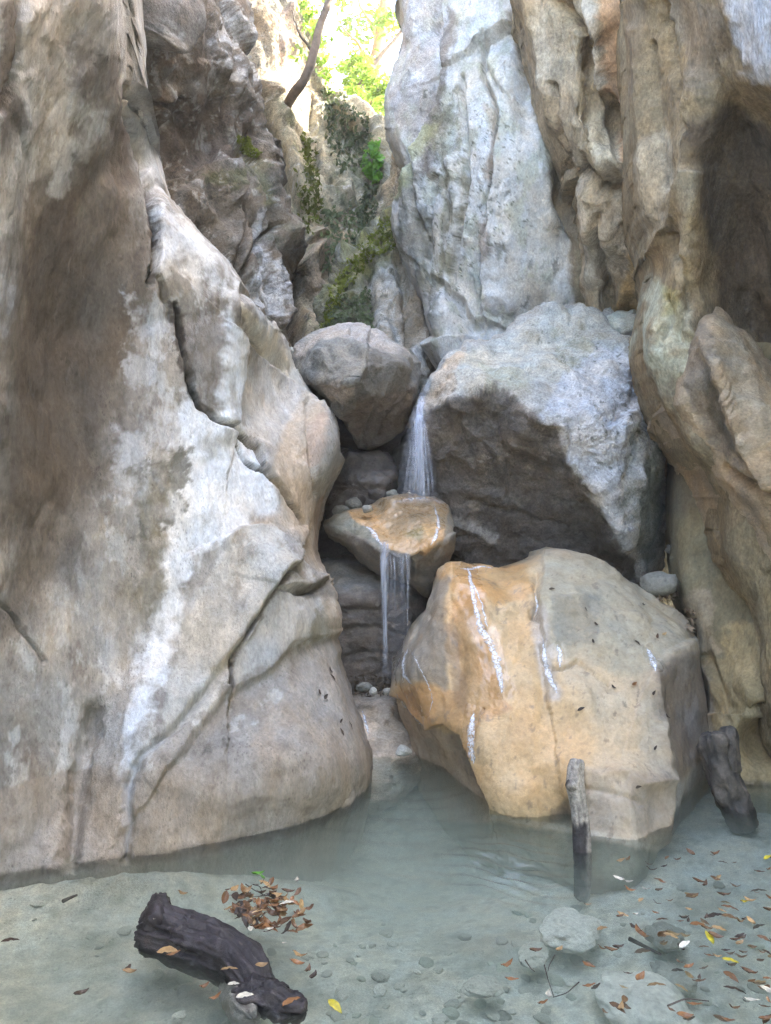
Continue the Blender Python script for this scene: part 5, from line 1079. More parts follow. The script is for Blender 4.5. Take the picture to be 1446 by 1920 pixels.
highlight(b1, [(768, 1216, .5), (784, 1245, .5), (802, 1280, .6), (812, 1310, .6), (806, 1335, .4)], 'hair-thin curved painted trickle on the left corner of the orange wet boulder', .006)
highlight(b1, [(742, 1300, .6), (765, 1332, .7), (795, 1364, .8)], 'thin painted white glint along the lower left lip of the boulder', .006)
highlight(b1, [(1018, 1195, .5), (1022, 1240, 1.2), (1032, 1275, 1.6), (1045, 1300, .9)], 'painted white trickle running along the seam between orange and grey stone', .014)
highlight(b1, [(1046, 1208, 1.0), (1050, 1228, 1.4), (1050, 1252, .8)], 'small painted white glint right of the seam on the boulder', .012)
highlight(b1, [(1212, 1214, .8), (1222, 1232, 1.8), (1230, 1258, 1.0)], 'painted white wet glint on the right shoulder of the orange wet boulder')
highlight(b1, [(1000, 1108, .6), (1008, 1130, 1.2), (1005, 1148, .7)], 'painted white glint at the top of the seam on the boulder')
highlight(b5, [(680, 985, .6), (694, 992, 1.0), (706, 1006, 1.1), (716, 1022, .7)], 'painted white trickle along the front left edge of the orange step rock')
highlight(b5, [(814, 946, .6), (819, 965, .9), (823, 985, 1.6), (818, 1005, 1.4), (808, 1022, 1.0)], 'painted white trickle on the right side of the orange step rock', .010)
highlight(b8, [(680, 1332, .7), (684, 1352, 1.0), (692, 1376, .7)], 'painted white trickle at the left edge of the beige sill')

# ================================================================== DRIFTWOOD
def wood_mat(name, c1, c2, rough=.35, scale=1.0, spec=.5):
    m, nt, out = new_mat(name); lk = nt.links.new
    at = nd(nt, 'ShaderNodeAttribute', attribute_name='col')
    tc = nd(nt, 'ShaderNodeTexCoord')
    n = nd(nt, 'ShaderNodeTexNoise'); n.inputs['Scale'].default_value = 30 * scale; n.inputs['Detail'].default_value = 10; n.inputs['Roughness'].default_value = .7; lk(tc.outputs['Object'], n.inputs[0])
    n2 = nd(nt, 'ShaderNodeTexNoise'); n2.inputs['Scale'].default_value = 9 * scale; n2.inputs['Detail'].default_value = 8; lk(tc.outputs['Object'], n2.inputs[0])
    r = nd(nt, 'ShaderNodeMapRange'); r.inputs[1].default_value = .35; r.inputs[2].default_value = .7; r.inputs[3].default_value = .55; r.inputs[4].default_value = 1.6; lk(n.outputs[0], r.inputs[0])
    vm = nd(nt, 'ShaderNodeVectorMath', operation='SCALE'); lk(at.outputs['Color'], vm.inputs[0]); lk(r.outputs[0], vm.inputs['Scale'])
    bs = nd(nt, 'ShaderNodeBsdfPrincipled'); lk(vm.outputs[0], bs.inputs['Base Color']); bs.inputs['Specular IOR Level'].default_value = spec
    r2 = nd(nt, 'ShaderNodeMapRange'); r2.inputs[1].default_value = .35; r2.inputs[2].default_value = .65; r2.inputs[3].default_value = rough; r2.inputs[4].default_value = rough + .4; lk(n2.outputs[0], r2.inputs[0])
    lk(r2.outputs[0], bs.inputs['Roughness'])
    bp = nd(nt, 'ShaderNodeBump'); bp.inputs['Strength'].default_value = .8; bp.inputs['Distance'].default_value = .012; lk(n.outputs[0], bp.inputs['Height']); lk(bp.outputs[0], bs.inputs['Normal'])
    lk(bs.outputs[0], out.inputs['Surface'])
    return m

def limb(name, path, mat, colf, ns=40, n=120, grain=.012, lump=.02, seed=0, flat=1.0, freq=7):
    """a piece of wood: path of (x, y, z, radius); grain runs along it; both ends closed and broken"""
    o = resample(path, n)
    C = o[:, :3]; r = o[:, 3]
    T = np.gradient(C, axis=0); T /= np.linalg.norm(T, axis=1)[:, None]
    up = np.array([0, 0, 1.0]) if abs(T[:, 2]).mean() < .7 else np.array([0, -1.0, 0])
    A = np.cross(T, up); A /= np.linalg.norm(A, axis=1)[:, None]
    B = np.cross(A, T)
    th = np.linspace(0, 2 * math.pi, ns, endpoint=False)
    s = np.concatenate([[0], np.cumsum(np.linalg.norm(np.diff(C, axis=0), axis=1))])
    S, TH = np.meshgrid(s, th, indexing='ij')
    cx, sx = np.cos(TH), np.sin(TH)
    g = fbm(cx * 4 + seed, sx * 4, S * freq * .35, 4, .6, 'ridge') * grain + fbm(cx * 1.2 + seed, sx * 1.2, S * freq, 4) * lump
    end = np.minimum(1, np.minimum(np.arange(n), np.arange(n)[::-1]) / 3.0) ** .5
    rr = (r[:, None] + g) * (.25 + .75 * end[:, None])
    P = C[:, None] + A[:, None] * (rr * cx)[..., None] + B[:, None] * (rr * sx * flat)[..., None]
    jag = .6 * r[:, None] * fbm(cx * 2 + seed, sx * 2, 0 * cx + 4, 3)
    m = (np.arange(n) < 3)[:, None] * jag * 1.0 - (np.arange(n) > n - 4)[:, None] * jag
    P = P - T[:, None] * m[..., None]
    P = np.concatenate([np.repeat(C[:1][:, None], ns, 1), P, np.repeat(C[-1:][:, None], ns, 1)], 0)
    S = np.concatenate([S[:1], S, S[-1:]]); TH = np.concatenate([TH[:1], TH, TH[-1:]])
    g = np.concatenate([g[:1], g, g[-1:]])
    Ccol = colf(P, S / s[-1], TH, g / max(grain + lump, 1e-6)).astype(np.float32)
    f = P.reshape(-1, 3)
    return mesh_from(name, f, grid_quads(n + 2, ns, True), mat, Ccol, np.zeros(P.shape[:2]), origin=tuple(C.mean(0)))

def mixc(a, b, t):
    return np.array(a) * (1 - t[..., None]) + np.array(b) * t[..., None]

def wpt(u, v, z):
    q = on_water(u, v, z); return (q.x, q.y, q.z)

def driftwood():
    WM = wood_mat('black_wet_wood', 0, 0, .22)
    def col(P, s, th, g):
        n = fbm(P[..., 0] * 14, P[..., 1] * 14, P[..., 2] * 14, 4)
        c = mixc((.011, .009, .012), (.030, .025, .030), sstep(-.1, .5, g + .4 * n))
        c = c * 1.0
        return mixc(c.reshape(-1, 3), (.075, .058, .052), sstep(.25, .55, n.reshape(-1))).reshape(P.shape)
    R = lambda px, v: px * 1.5 / (v - CY)
    e = empty('driftwood_log', on_water(400, 1790), 'black waterlogged driftwood log floating in the near pool beside the leaf raft', 'log')
    main = limb('trunk', [wpt(272, 1746, -.005) + (.05,), wpt(290, 1744, .005) + (.075,), wpt(340, 1758, .0) + (.076,), wpt(400, 1780, .0) + (.072,), wpt(448, 1806, -.005) + (.072,), wpt(472, 1834, -.01) + (.058,), wpt(486, 1858, -.03) + (.04,)], WM, col, 80, 190, .03, .03, 3, .85, freq=5)
    knob = limb('broken_stub', [wpt(300, 1742, .04) + (.05,), wpt(296, 1716, .06) + (.046,), wpt(298, 1698, .07) + (.036,), wpt(300, 1688, .07) + (.026,)], WM, col, 36, 40, .014, .02, 8)
    tail = limb('split_tail', [wpt(455, 1862, -.03) + (.05,), wpt(485, 1868, -.01) + (.05,), wpt(515, 1876, -.005) + (.048,), wpt(548, 1888, -.005) + (.038,), wpt(574, 1895, -.01) + (.018,)], WM, col, 44, 70, .02, .04, 12, .8, freq=12)
    under = limb('sunken_slab', [wpt(425, 1845, -.05) + (.03,), wpt(445, 1875, -.045) + (.045,), wpt(462, 1900, -.03) + (.04,), wpt(475, 1912, -.02) + (.02,)], wood_mat('grey_sodden_wood', 0, 0, .4), lambda P, s, th, g: mixc((.10, .095, .085), (.2, .19, .17), sstep(-.3, .5, g)), 30, 40, .008, .012, 15)
    for x in (main, knob, tail, under):
        x.parent = e; x.matrix_parent_inverse = e.matrix_world.inverted(); x.location = Vector(x.location) - e.location; x.matrix_parent_inverse.identity()
    # pale stick leaning on the orange boulder
    SM = wood_mat('bleached_wood', 0, 0, .5, 1.6, .3)
    def colS(P, s, th, g):
        n = fbm(P[..., 0] * 30, P[..., 1] * 30, P[..., 2] * 9, 4)
        c = mixc((.20, .185, .165), (.36, .33, .29), sstep(-.4, .4, g + n))
        dark = sstep(.42, .50, s + .12 * n) * (.35 + .65 * sstep(-.2, .4, np.cos(th - 0.4) + .8 * n))
        return c * (1 - dark[..., None]) + np.array((.035, .032, .033)) * dark[..., None]
    p = lambda u, v, Y, r: tuple(pt(u, v, Y)) + (r,)
    st = limb('stick', [p(1084, 1424, 3.50, .026), p(1080, 1445, 3.49, .033), p(1078, 1475, 3.475, .037), p(1085, 1510, 3.46, .034), p(1090, 1560, 3.44, .036), p(1091, 1600, 3.41, .036), p(1092, 1640, 3.37, .035), p(1092, 1690, 3.33, .03)], SM, colS, 40, 130, .006, .008, 21, freq=5)
    tag(st, 'weathered grey and black stick standing in the water against the orange boulder', 'stick')
    kn = limb('knot', [p(1078, 1470, 3.46, .03), p(1069, 1474, 3.455, .026), p(1062, 1477, 3.455, .012)], SM, colS, 24, 20, .003, .006, 22)
    kn.location = Vector(kn.location) - Vector(st.location); kn.parent = st
    def colT(P, s, th, g):
        n = fbm(P[..., 0] * 16, P[..., 1] * 16, P[..., 2] * 6, 4)
        c = mixc((.03, .027, .025), (.10, .085, .07), sstep(-.2, .5, g + .5 * n))
        return mixc(c.reshape(-1, 3), (.17, .14, .11), sstep(.2, .5, n.reshape(-1))).reshape(P.shape)
    TM = wood_mat('dark_stump_wood', 0, 0, .45)
    e = empty('stump', on_water(1375, 1500), 'dark forked stump leaning in the water between the orange boulder and the olive slab', 'stump')
    a = limb('trunk', [p(1334, 1374, 3.98, .05), p(1338, 1390, 3.97, .062), p(1347, 1425, 3.96, .07), p(1358, 1460, 3.95, .072), p(1372, 1495, 3.93, .07), p(1388, 1530, 3.9, .062), p(1398, 1560, 3.88, .05)], TM, colT, 48, 110, .018, .035, 31)
    b = limb('fork', [p(1366, 1362, 3.98, .03), p(1366, 1380, 3.97, .042), p(1367, 1410, 3.96, .048), p(1370, 1450, 3.95, .045)], TM, colT, 36, 50, .01, .012, 33)
    for x in (a, b):
        x.location = Vector(x.location) - Vector(e.location); x.parent = e
driftwood()

# ================================================================== LEAVES, TWIGS, PEBBLES
def leaf_mesh(name, L, Wd, curl, fold, seed):
    rs = np.random.RandomState(seed)
    n = 9; t = np.linspace(0, 1, n)
    wdt = Wd * np.sin(np.pi * t ** .85) ** .8 * (1 - .15 * t); wdt[0] = wdt[-1] = .0006
    V, Q = [], []
    for i in range(n):
        x = (t[i] - .5) * L
        z = curl * (t[i] - .5) ** 2 * 4 * L
        for s in (-1, -.5, 0, .5, 1):
            V.append((x, s * wdt[i] / 2 + .06 * L * math.sin(2 * t[i] + seed), z + fold * abs(s) * wdt[i] / 2 + .0012 * rs.randn()))
    for i in range(n - 1):
        for j in range(4):
            a = i * 5 + j; Q.append((a, a + 1, a + 6, a + 5))
    me = bpy.data.meshes.new(name); me.from_pydata(V, [], Q); me.polygons.foreach_set('use_smooth', [True] * len(Q)); me.update()
    return me

LM = {k: plain_mat('leaf_' + k, c, r, .35, 60, .25, .2, s) for k, c, r, s in [
    ('rust', (.24, .115, .045), .4, .5), ('brown', (.13, .07, .035), .45, .5), ('dark', (.05, .033, .022), .5, .5), ('tan', (.36, .235, .11), .5, .4), ('pale', (.62, .58, .48), .5, .4),
    ('green', (.10, .28, .03), .45, .4), ('yellow', (.50, .42, .04), .45, .4)]}
LEAF = {}
for k in LM:
    LEAF[k] = []
    for q in range(4):
        me = leaf_mesh('leaf', .045 + .008 * (q % 3), .018 + .003 * ((q * 7) % 4), (.10, .22, -.08, .3)[q], (.25, .5, .1, .35)[q], q + 5)
        me.materials.append(LM[k]); LEAF[k].append(me)
RL = random.Random(11)
def leaf(u, v, kind, label, group=None, z=.004, scale=1.0, yaw=None, tilt=.25, on=None, name='fallen_leaf'):
    o = bpy.data.objects.new(name, RL.choice(LEAF[kind])); COL.objects.link(o)
    if on is not None:
        h = hit(on, u, v)
        if h[0] is None:
            bpy.data.objects.remove(o); return None
        n = h[1] if h[1].dot(Vector((0, 0, H)) - h[0]) > 0 else -h[1]
        o.location = h[0] + n * .006
        o.rotation_mode = 'QUATERNION'
        o.rotation_quaternion = n.to_track_quat('Z', 'Y') @ Vector((0, 0, 1)).rotation_difference(Vector((0, 0, 1))) @ __import__('mathutils').Quaternion((0, 0, 1), RL.uniform(0, 6.3) if yaw is None else yaw)
    else:
        p = on_water(u, v, z); o.location = p
        o.rotation_euler = (RL.uniform(-tilt, tilt), RL.uniform(-tilt, tilt), RL.uniform(0, 6.3) if yaw is None else yaw)
    o.scale = (scale,) * 3
    return tag(o, label, 'leaf', group)

def leaves():
    # the raft beside the log
    for i in range(125):
        a = RL.uniform(0, 6.28); r = RL.random() ** .62
        u = 492 + 84 * r * math.cos(a) + 12 * r; v = 1700 + 46 * r * math.sin(a) + 14 * r * math.cos(a)
        k = RL.choices(['rust', 'brown', 'tan', 'dark'], [4, 3, 2, 1])[0]
        leaf(u, v, k, 'brown dry leaf in the dense floating raft of leaves behind the log', 'leaves of the floating raft', z=RL.uniform(-.008, .018), scale=RL.uniform(.85, 1.25), tilt=.45)
    g = [(484, 1640, .4), (492, 1644, 2.2)]
    for i, (u, v, y) in enumerate(g): leaf(u, v, 'green', ('bright green leaf lying on the far edge of the leaf raft', 'smaller green leaf half over its neighbour on the leaf raft')[i], 'green leaves on the raft', z=.02, scale=(1.05, .8)[i], yaw=y)
    for (u, v, l) in [(505, 1742, 'pale leaf floating on the near edge of the leaf raft'), (538, 1690, 'whitish leaf lying across the right side of the leaf raft'), (558, 1652, 'pale curled leaf floating just beyond the leaf raft'), (468, 1740, 'white leaf between the log and the leaf raft')]:
        leaf(u, v, 'pale', l, None, z=.02, scale=.9)
    # the scattered ones on the right
    for i in range(140):
        for _ in range(30):
            u, v = RL.uniform(1080, 1470), RL.uniform(1600, 1915)
            if RL.random() < .15 + .85 * sstep(1100, 1400, u) * (1 - .6 * abs(v - 1700) / 220): break
        k = RL.choices(['rust', 'brown', 'tan', 'dark'], [4, 4, 2, 3])[0]
        zz = RL.choice([.004, .004, -.02, -.05])
        leaf(u, v, k, 'brown leaf drifting among many in the shallows right of the stick', 'drifting leaves in the right shallows', z=zz, scale=RL.uniform(.55, 1.08), yaw=RL.gauss(-.3, .6))
    for (u, v, k, l, s, y) in [(1160, 1647, 'pale', 'white curled leaf floating right of the submerged stick', 1.1, 2.4), (1178, 1653, 'pale', 'white leaf touching the curled white one right of the stick', 1.0, .2), (1212, 1668, 'pale', 'pale leaf drifting below the pair of white leaves', .9, -.4), (1192, 1715, 'pale', 'small white leaf fragment among brown leaves below the white pair', .6, .4),
                            (1285, 1770, 'pale', 'silvery leaf amid the right-hand drift of leaves', .9, .5), (1410, 1875, 'pale', 'cream leaf floating in the near right corner', 1.1, -.5), (1030, 1868, 'pale', 'cream leaf beside the tangle of twigs', .9, 1.3), (1440, 1860, 'pale', 'pale leaf at the right frame edge above the near corner', 1.0, -.3),
                            (1332, 1755, 'yellow', 'yellow leaf standing on edge in the right shallows', 1.1, 1.6), (1395, 1690, 'yellow', 'yellow-green leaf among brown ones near the right edge', .9, .2), (1370, 1800, 'yellow', 'lime-yellow leaf below the drift on the right', .9, -.3), (627, 1886, 'yellow', 'yellow leaf floating right of the log tail', 1.1, -.8), (1440, 1607, 'yellow', 'yellow leaf below the stump at the right edge', .8, .5),
                            (952, 1810, 'rust', 'orange leaf lying alone in the middle of the near pool', 1.1, .6), (960, 1836, 'rust', 'rusty leaf just nearer than the lone orange leaf', 1.0, -.2), (1005, 1784, 'brown', 'brown leaf beyond the tangle of twigs', .9, .1), (1050, 1782, 'tan', 'tan leaf on the sunken pale rock', .8, .8), (1105, 1848, 'rust', 'orange leaf right of the tangle of twigs', 1.0, .1), (1202, 1835, 'rust', 'orange leaf above the pale rock in the foreground', 1.0, .7), (1165, 1890, 'tan', 'tan leaf resting on the pale foreground rock', .9, 1.2), (1018, 1880, 'rust', 'orange leaf under the tangle of twigs', 1.0, .5), (1130, 1740, 'tan', 'small tan leaf right of the sunken pale rock', .8, .4), (1102, 1696, 'tan', 'tan leaf at the foot of the submerged stick', .7, .1), (1200, 1750, 'rust', 'standing rusty leaf left of the drift of leaves', 1.2, 1.7),
                            (342, 1676, 'tan', 'pale tan leaf floating between the left cliff and the leaf raft', .9, .1), (562, 1793, 'tan', 'large tan leaf floating right of the log', 1.2, -.2), (556, 1808, 'rust', 'rusty leaf below the large tan leaf', 1.0, -.3), (578, 1820, 'brown', 'brown leaf standing in the water right of the log', 1.0, 1.5), (589, 1832, 'dark', 'dark leaf nearer than the standing brown leaf', .9, 1.2), (240, 1815, 'dark', 'dark oval leaf under water left of the log', 1.0, 1.4), (242, 1824, 'tan', 'tan leaf just below the dark oval one left of the log', .9, 0), (532, 1768, 'pale', 'tiny white leaf between log and raft', .5, .3), (152, 1865, 'dark', 'dark leaf lying in the near left shallows', 1.0, .8), (20, 1762, 'dark', 'round dark leaf at the left edge of the pool', 1.0, .6)]:
        leaf(u, v, k, l, None, z=.004, scale=s, yaw=y)
    # on the log
    for (u, v, k, l, s, y) in [(312, 1782, 'tan', 'broad tan leaf stuck to the side of the log', 1.35, -.3), (326, 1788, 'rust', 'rust leaf tucked under the broad tan one on the log', 1.0, .1), (293, 1720, 'pale', 'pale oval leaf on the upper end of the log', .7, 1.3), (430, 1815, 'tan', 'tan leaf lying in the hollow of the log', .9, .2), (459, 1866, 'pale', 'greenish-white leaf on the sunken slab of the log', .9, .2), (438, 1844, 'pale', 'small white leaf beside the log hollow', .6, .2), (490, 1812, 'tan', 'small tan leaf at the right side of the log', .8, .3), (548, 1875, 'rust', 'long rusty leaf on the tail of the log', 1.2, .9), (405, 1871, 'rust', 'rust leaf floating left of the sunken slab', .9, .7), (383, 1850, 'rust', 'rust leaf in the water below the log', .8, .9)]:
        leaf(u, v, k, l, None, z=.08 if v < 1800 else .06, scale=s, yaw=y)
    # stuck to the rocks
    for (u, v, y) in [(618, 1258, 1.2), (624, 1270, 1.5), (598, 1298, 1.4), (610, 1308, .6), (641, 1372, 1.5), (657, 1360, 1.5), (638, 1352, .4)]:
        leaf(u, v, 'dark', 'dark leaf plastered on the lower right foot of the left cliff', 'leaves stuck to the left cliff', on=w1, scale=.75, yaw=y)
    for (u, v, k, y) in [(1035, 1105, 'dark', .2), (1097, 1143, 'dark', 1), (1118, 1172, 'dark', -.8), (1112, 1205, 'dark', -1.4), (1195, 1206, 'dark', -1.2), (1150, 1290, 'dark', -.8), (1205, 1135, 'dark', .5), (1225, 1300, 'dark', 1), (1250, 1345, 'dark', 1.4), (1090, 1330, 'dark', .5), (1245, 1190, 'tan', .3), (1232, 1194, 'brown', 1.0), (1188, 1283, 'rust', .2), (1195, 1475, 'dark', .3), (1228, 1403, 'dark', .7)]:
        leaf(u, v, k, 'small leaf plastered on the face of the orange wet boulder', 'leaves stuck to the orange boulder', on=b1, scale=.7 if k == 'dark' else .95, yaw=y)
leaves()

def stone_mesh(name, seed, sub=2, flat=.6):
    import bmesh
    bm = bmesh.new(); bmesh.ops.create_icosphere(bm, subdivisions=sub, radius=1)
    co = np.array([v.co[:] for v in bm.verts])
    d = 1 + .38 * fbm(co[:, 0] * .9 + seed, co[:, 1] * .9, co[:, 2] * .9, 3) + .25 * facet_noise(co, .8, seed)
    for v, k in zip(bm.verts, d): v.co = Vector((v.co.x * k, v.co.y * k * (.7 + .06 * (seed % 4)), v.co.z * k * flat))
    me = bpy.data.meshes.new(name); bm.to_mesh(me); bm.free()
    me.polygons.foreach_set('use_smooth', [True] * len(me.polygons))
    return me
PEBM = [plain_mat('pebble_' + n, c, .75, .3, 6, 0, .5, .25) for n, c in [('grey', (.33, .325, .28)), ('pale', (.46, .45, .40)), ('dark', (.22, .215, .185)), ('green', (.31, .33, .27))]]
def pebbles():
    ms = []
    for q in range(8):
        me = stone_mesh('pebble', 3 + q, 3, .5); me.materials.append(PEBM[q % 4]); ms.append(me)
    for i in range(190):
        near = i < 110
        v = RL.uniform(1690, 1915) if near else RL.uniform(1640, 1915); u = RL.uniform(560, 1446) if RL.random() < .72 else RL.uniform(0, 560)
        q = on_water(u, v, -.12)
        s = RL.choice([.010, .014, .018, .024, .032])
        o = bpy.data.objects.new('pebble', ms[RL.choice([0, 1, 2, 3, 4, 5, 6, 7, 0, 1, 3])]); COL.objects.link(o)
        o.location = (q.x, q.y, float(bed_z(np.array([q.x]), np.array([q.y]))[0]) + s * .1); o.scale = (s, s, s * .8); o.rotation_euler = (RL.uniform(-.3, .3), RL.uniform(-.3, .3), RL.uniform(0, 6.3))
        tag(o, 'small rounded stone lying on the silty floor of the pool', 'pebble', 'pebbles on the pool floor')
    # larger sunken rocks
    for (u, v, rx, rz, m, l) in [(1072, 1748, .125, .35, 1, 'pale sunken rock below the foot of the stick'), (1262, 1832, .085, .3, 0, 'flat grey stone under water in the near right'), (1215, 1890, .17, .36, 1, 'pale pinkish rock under shallow water in the near foreground'), (1000, 1790, .08, .3, 0, 'low stone left of the pale sunken rock'), (905, 1850, .07, .3, 0, 'low stone under water in the middle foreground'), (1245, 1755, .09, .35, 2, 'dark stone under the drift of leaves')]:
        me = stone_mesh('rock', int(u) % 50, 5, rz); me.materials.append(PEBM[m])
        o = bpy.data.objects.new('sunken_rock', me); COL.objects.link(o)
        q = on_water(u, v, -.12); o.location = (q.x, q.y, -.12); o.scale = (rx, rx, rx); o.rotation_euler = (0, 0, u)
        tag(o, l, 'rock')
    # dry stones in the clefts
    for (u, v, Y, r, m, l) in [(690, 954, 5.3, .045, 1, 'pale pebble resting on the step rock under the cave'), (640, 958, 5.5, .06, 2, 'dark stone at the cave mouth left of the pale pebble'), (735, 926, 5.75, .05, 0, 'flat grey stone behind the top of the step rock'), (664, 945, 5.6, .07, 2, 'dark round stone in the cave mouth'), (1236, 1096, 4.95, .125, 2, 'dark grey rounded stone jammed in the right cleft'), (1266, 945, 5.6, .06, 1, 'pale stone high in the right cleft'), (1262, 985, 5.6, .07, 0, 'grey stone below the pale one in the right cleft'), (1264, 1030, 5.4, .06, 2, 'dark stone low in the right cleft'),
                               (548, 660, 6.0, .06, 1, 'pale stone wedged left of the wedge-shaped boulder'), (556, 700, 5.75, .05, 0, 'small grey stone below the pale one left of the wedge-shaped boulder'), (700, 1296, 4.9, .04, 1, 'white pebble in the debris at the foot of the lower fall'), (682, 1288, 5.0, .05, 2, 'dark stone in the debris at the foot of the lower fall'), (726, 1296, 4.9, .035, 0, 'grey pebble beside the white one at the foot of the lower fall'), (757, 1408, 4.62, .05, 1, 'pale stone in the gap beside the orange boulder')]:
        me = stone_mesh('stone', int(u + v) % 60, 3, .65); me.materials.append(PEBM[m])
        o = bpy.data.objects.new('stone', me); COL.objects.link(o); o.location = pt(u, v, Y); o.scale = (r, r, r); o.rotation_euler = (0, 0, v)
        tag(o, l, 'stone')
pebbles()

def twigs():
    TW = plain_mat('twig_bark', (.045, .035, .028), .7, .3, 40, 0, .3)
    def twig(pts, r, label, group=None):
        p = resample([tuple(q) for q in pts], 14)
        ns = 6; th = np.linspace(0, 2 * math.pi, ns, endpoint=False)
        T = np.gradient(p, axis=0); T /= np.linalg.norm(T, axis=1)[:, None] + 1e-9
        A = np.cross(T, [0, 0, 1.0]); A /= np.linalg.norm(A, axis=1)[:, None] + 1e-9; B = np.cross(A, T)
        rr = r * np.linspace(1, .5, 14)[:, None, None]
        P = p[:, None] + rr * (A[:, None] * np.cos(th)[None, :, None] + B[:, None] * np.sin(th)[None, :, None])
        o = mesh_from('twig', P, grid_quads(14, ns, True), TW, origin=tuple(p.mean(0)))
        return tag(o, label, 'twig', group)
    W = lambda u, v, z=.006: on_water(u, v, z)
    for k in range(3):
        u, v = 1025 + RL.gauss(0, 22), 1835 + RL.gauss(0, 22); a = RL.uniform(0, 3.1); l = RL.uniform(15, 34)
        twig([W(u - l * math.cos(a), v - l * math.sin(a)), W(u + RL.gauss(0, 4), v + RL.gauss(0, 4)), W(u + l * math.cos(a), v + l * math.sin(a))], .002, 'dark twig in the tangle floating in the middle foreground', 'twigs of the foreground tangle')
    for k in range(8):
        u, v = 490 + RL.gauss(0, 40), 1705 + RL.gauss(0, 22); a = RL.uniform(0, 3.1); l = RL.uniform(12, 26)
        twig([W(u - l * math.cos(a), v - l * math.sin(a), .015), W(u + RL.gauss(0, 3), v + RL.gauss(0, 3), .02), W(u + l * math.cos(a), v + l * math.sin(a), .012)], .002, 'thin dark twig caught in the leaf raft', 'twigs of the leaf raft')
    twig([W(1252, 1886), W(1285, 1872), W(1330, 1877)], .003, 'long thin twig beside the pale foreground rock')
    twig([W(118, 1690, -.02), W(130, 1684, -.02), W(145, 1678, -.02)], .008, 'short dark stick under water near the left cliff')
    twig([W(1180, 1760, -.05), W(1210, 1775, -.05), W(1240, 1790, -.05)], .008, 'sunken branch in the right shallows below the drift of leaves')
    twig([W(985, 1800), W(995, 1815), W(1003, 1822)], .0025, 'single thin twig left of the foreground tangle')
twigs()

def litter(name, u0, u1, v0, v1, on, n, label, size=.03, back=None):
    """dry leaf litter lying in a cleft: nobody could count it"""
    R = np.random.RandomState(len(name) + n)
    V, Q = [], []
    for i in range(n):
        u, v = R.uniform(u0, u1), R.uniform(v0, v1)
        best = None
        for o in on:
            h = hit(o, u, v)
            if h[0] is not None and (best is None or h[3] < best[3]): best = h
        if best is None: continue
        c = np.array(best[0]) + np.array([R.normal(0, .01), -.01, R.uniform(.0, .03)])
        a = R.normal(size=3); a[2] *= .5; a /= np.linalg.norm(a); b = np.cross(a, R.normal(size=3)); b /= np.linalg.norm(b)
        s = size * R.uniform(.6, 1.2); k = len(V)
        V += [c - a * s, c + b * s * .4, c + a * s, c - b * s * .4]; Q.append((k, k + 1, k + 2, k + 3))
    if not V: return
    o = mesh_from(name, np.array(V), Q, plain_mat(name + '_dry', (.26, .20, .14), .7, .5, 30, .2, .2), smooth=False)
    o['kind'] = 'stuff'; o['label'] = label; o['category'] = 'leaf litter'
litter('leaf_litter', 1232, 1272, 1098, 1128, [b1, c8, c5, b2], 140, 'dry leaves heaped in the cleft between orange boulder and olive slab')
litter('leaf_litter', 662, 742, 1272, 1306, [b7, b8], 160, 'wet dark litter and chips at the foot of the lower fall', .025)
litter('leaf_litter', 1288, 1306, 1148, 1188, [b1, c8], 50, 'brown leaves caught in the crack right of the orange boulder')

# ================================================================== GREENERY
def leaf_cloud(centers, n, size, seed, flat=.6):
    R = np.random.RandomState(seed)
    V = np.zeros((n * 4, 3)); 
    cs = np.array([c[:3] for c in centers]); rs = np.array([c[3] for c in centers])
    pr = rs ** 2 / (rs ** 2).sum()
    idx = R.choice(len(centers), n, p=pr)
    d = R.normal(size=(n, 3)); d /= np.linalg.norm(d, axis=1)[:, None]
    P = cs[idx] + d * (rs[idx] * R.uniform(.15, 1, n) ** .6)[:, None] * np.array([1, 1, flat])
    a = R.normal(size=(n, 3)); a[:, 2] *= .6; a /= np.linalg.norm(a, axis=1)[:, None]
    b = np.cross(a, R.normal(size=(n, 3))); b /= np.linalg.norm(b, axis=1)[:, None]
    s = (size * R.uniform(.6, 1.25, n))[:, None]
    V[0::4] = P - a * s; V[1::4] = P + b * s * .45; V[2::4] = P + a * s; V[3::4] = P - b * s * .45
    return V, np.arange(n * 4).reshape(-1, 4)

def tubes(path, r0, r1, ns=10, n=30, wob=.02, seed=1):
    o = resample(path, n)
    k = np.arange(n)
    o = o + wob * np.stack([fbm(k / 5., 0 * k + seed, 0 * k, 2), 0 * k, fbm(k / 5., 0 * k + seed + 9, 0 * k, 2)], -1)
    th = np.linspace(0, 2 * math.pi, ns, endpoint=False)
    T = np.gradient(o, axis=0); T /= np.linalg.norm(T, axis=1)[:, None]
    A = np.cross(T, [0, 1.0, 0]); A /= np.linalg.norm(A, axis=1)[:, None]; B = np.cross(A, T)
    r = np.linspace(r0, r1, n)[:, None, None] * (1 + .15 * fbm(k / 3., 0 * k, 0 * k + seed, 2))[:, None, None]
    return o[:, None] + r * (A[:, None] * np.cos(th)[None, :, None] + B[:, None] * np.sin(th)[None, :, None]), grid_quads(n, ns, True)

BARK = plain_mat('grey_brown_bark', (.11, .085, .065), .8, .4, 14, 0, .6)
BARK2 = plain_mat('warm_bark', (.26, .16, .08), .8, .3, 10, 0, .5)
LEAFG = plain_mat('sunlit_foliage', (.17, .27, .035), .5, .4, 3, .5, 0, .3)
LEAFD = plain_mat('oak_foliage', (.09, .15, .03), .5, .4, 3, .45, 0, .3)
IVYM = plain_mat('ivy_leaves', (.085, .11, .05), .5, .45, 5, .3, 0, .3)
FERN = plain_mat('fern_green', (.10, .24, .03), .5, .35, 5, .4, 0, .3)
MOSST = plain_mat('moss_tuft', (.13, .15, .025), .8, .5, 6, .3, 0, .1)

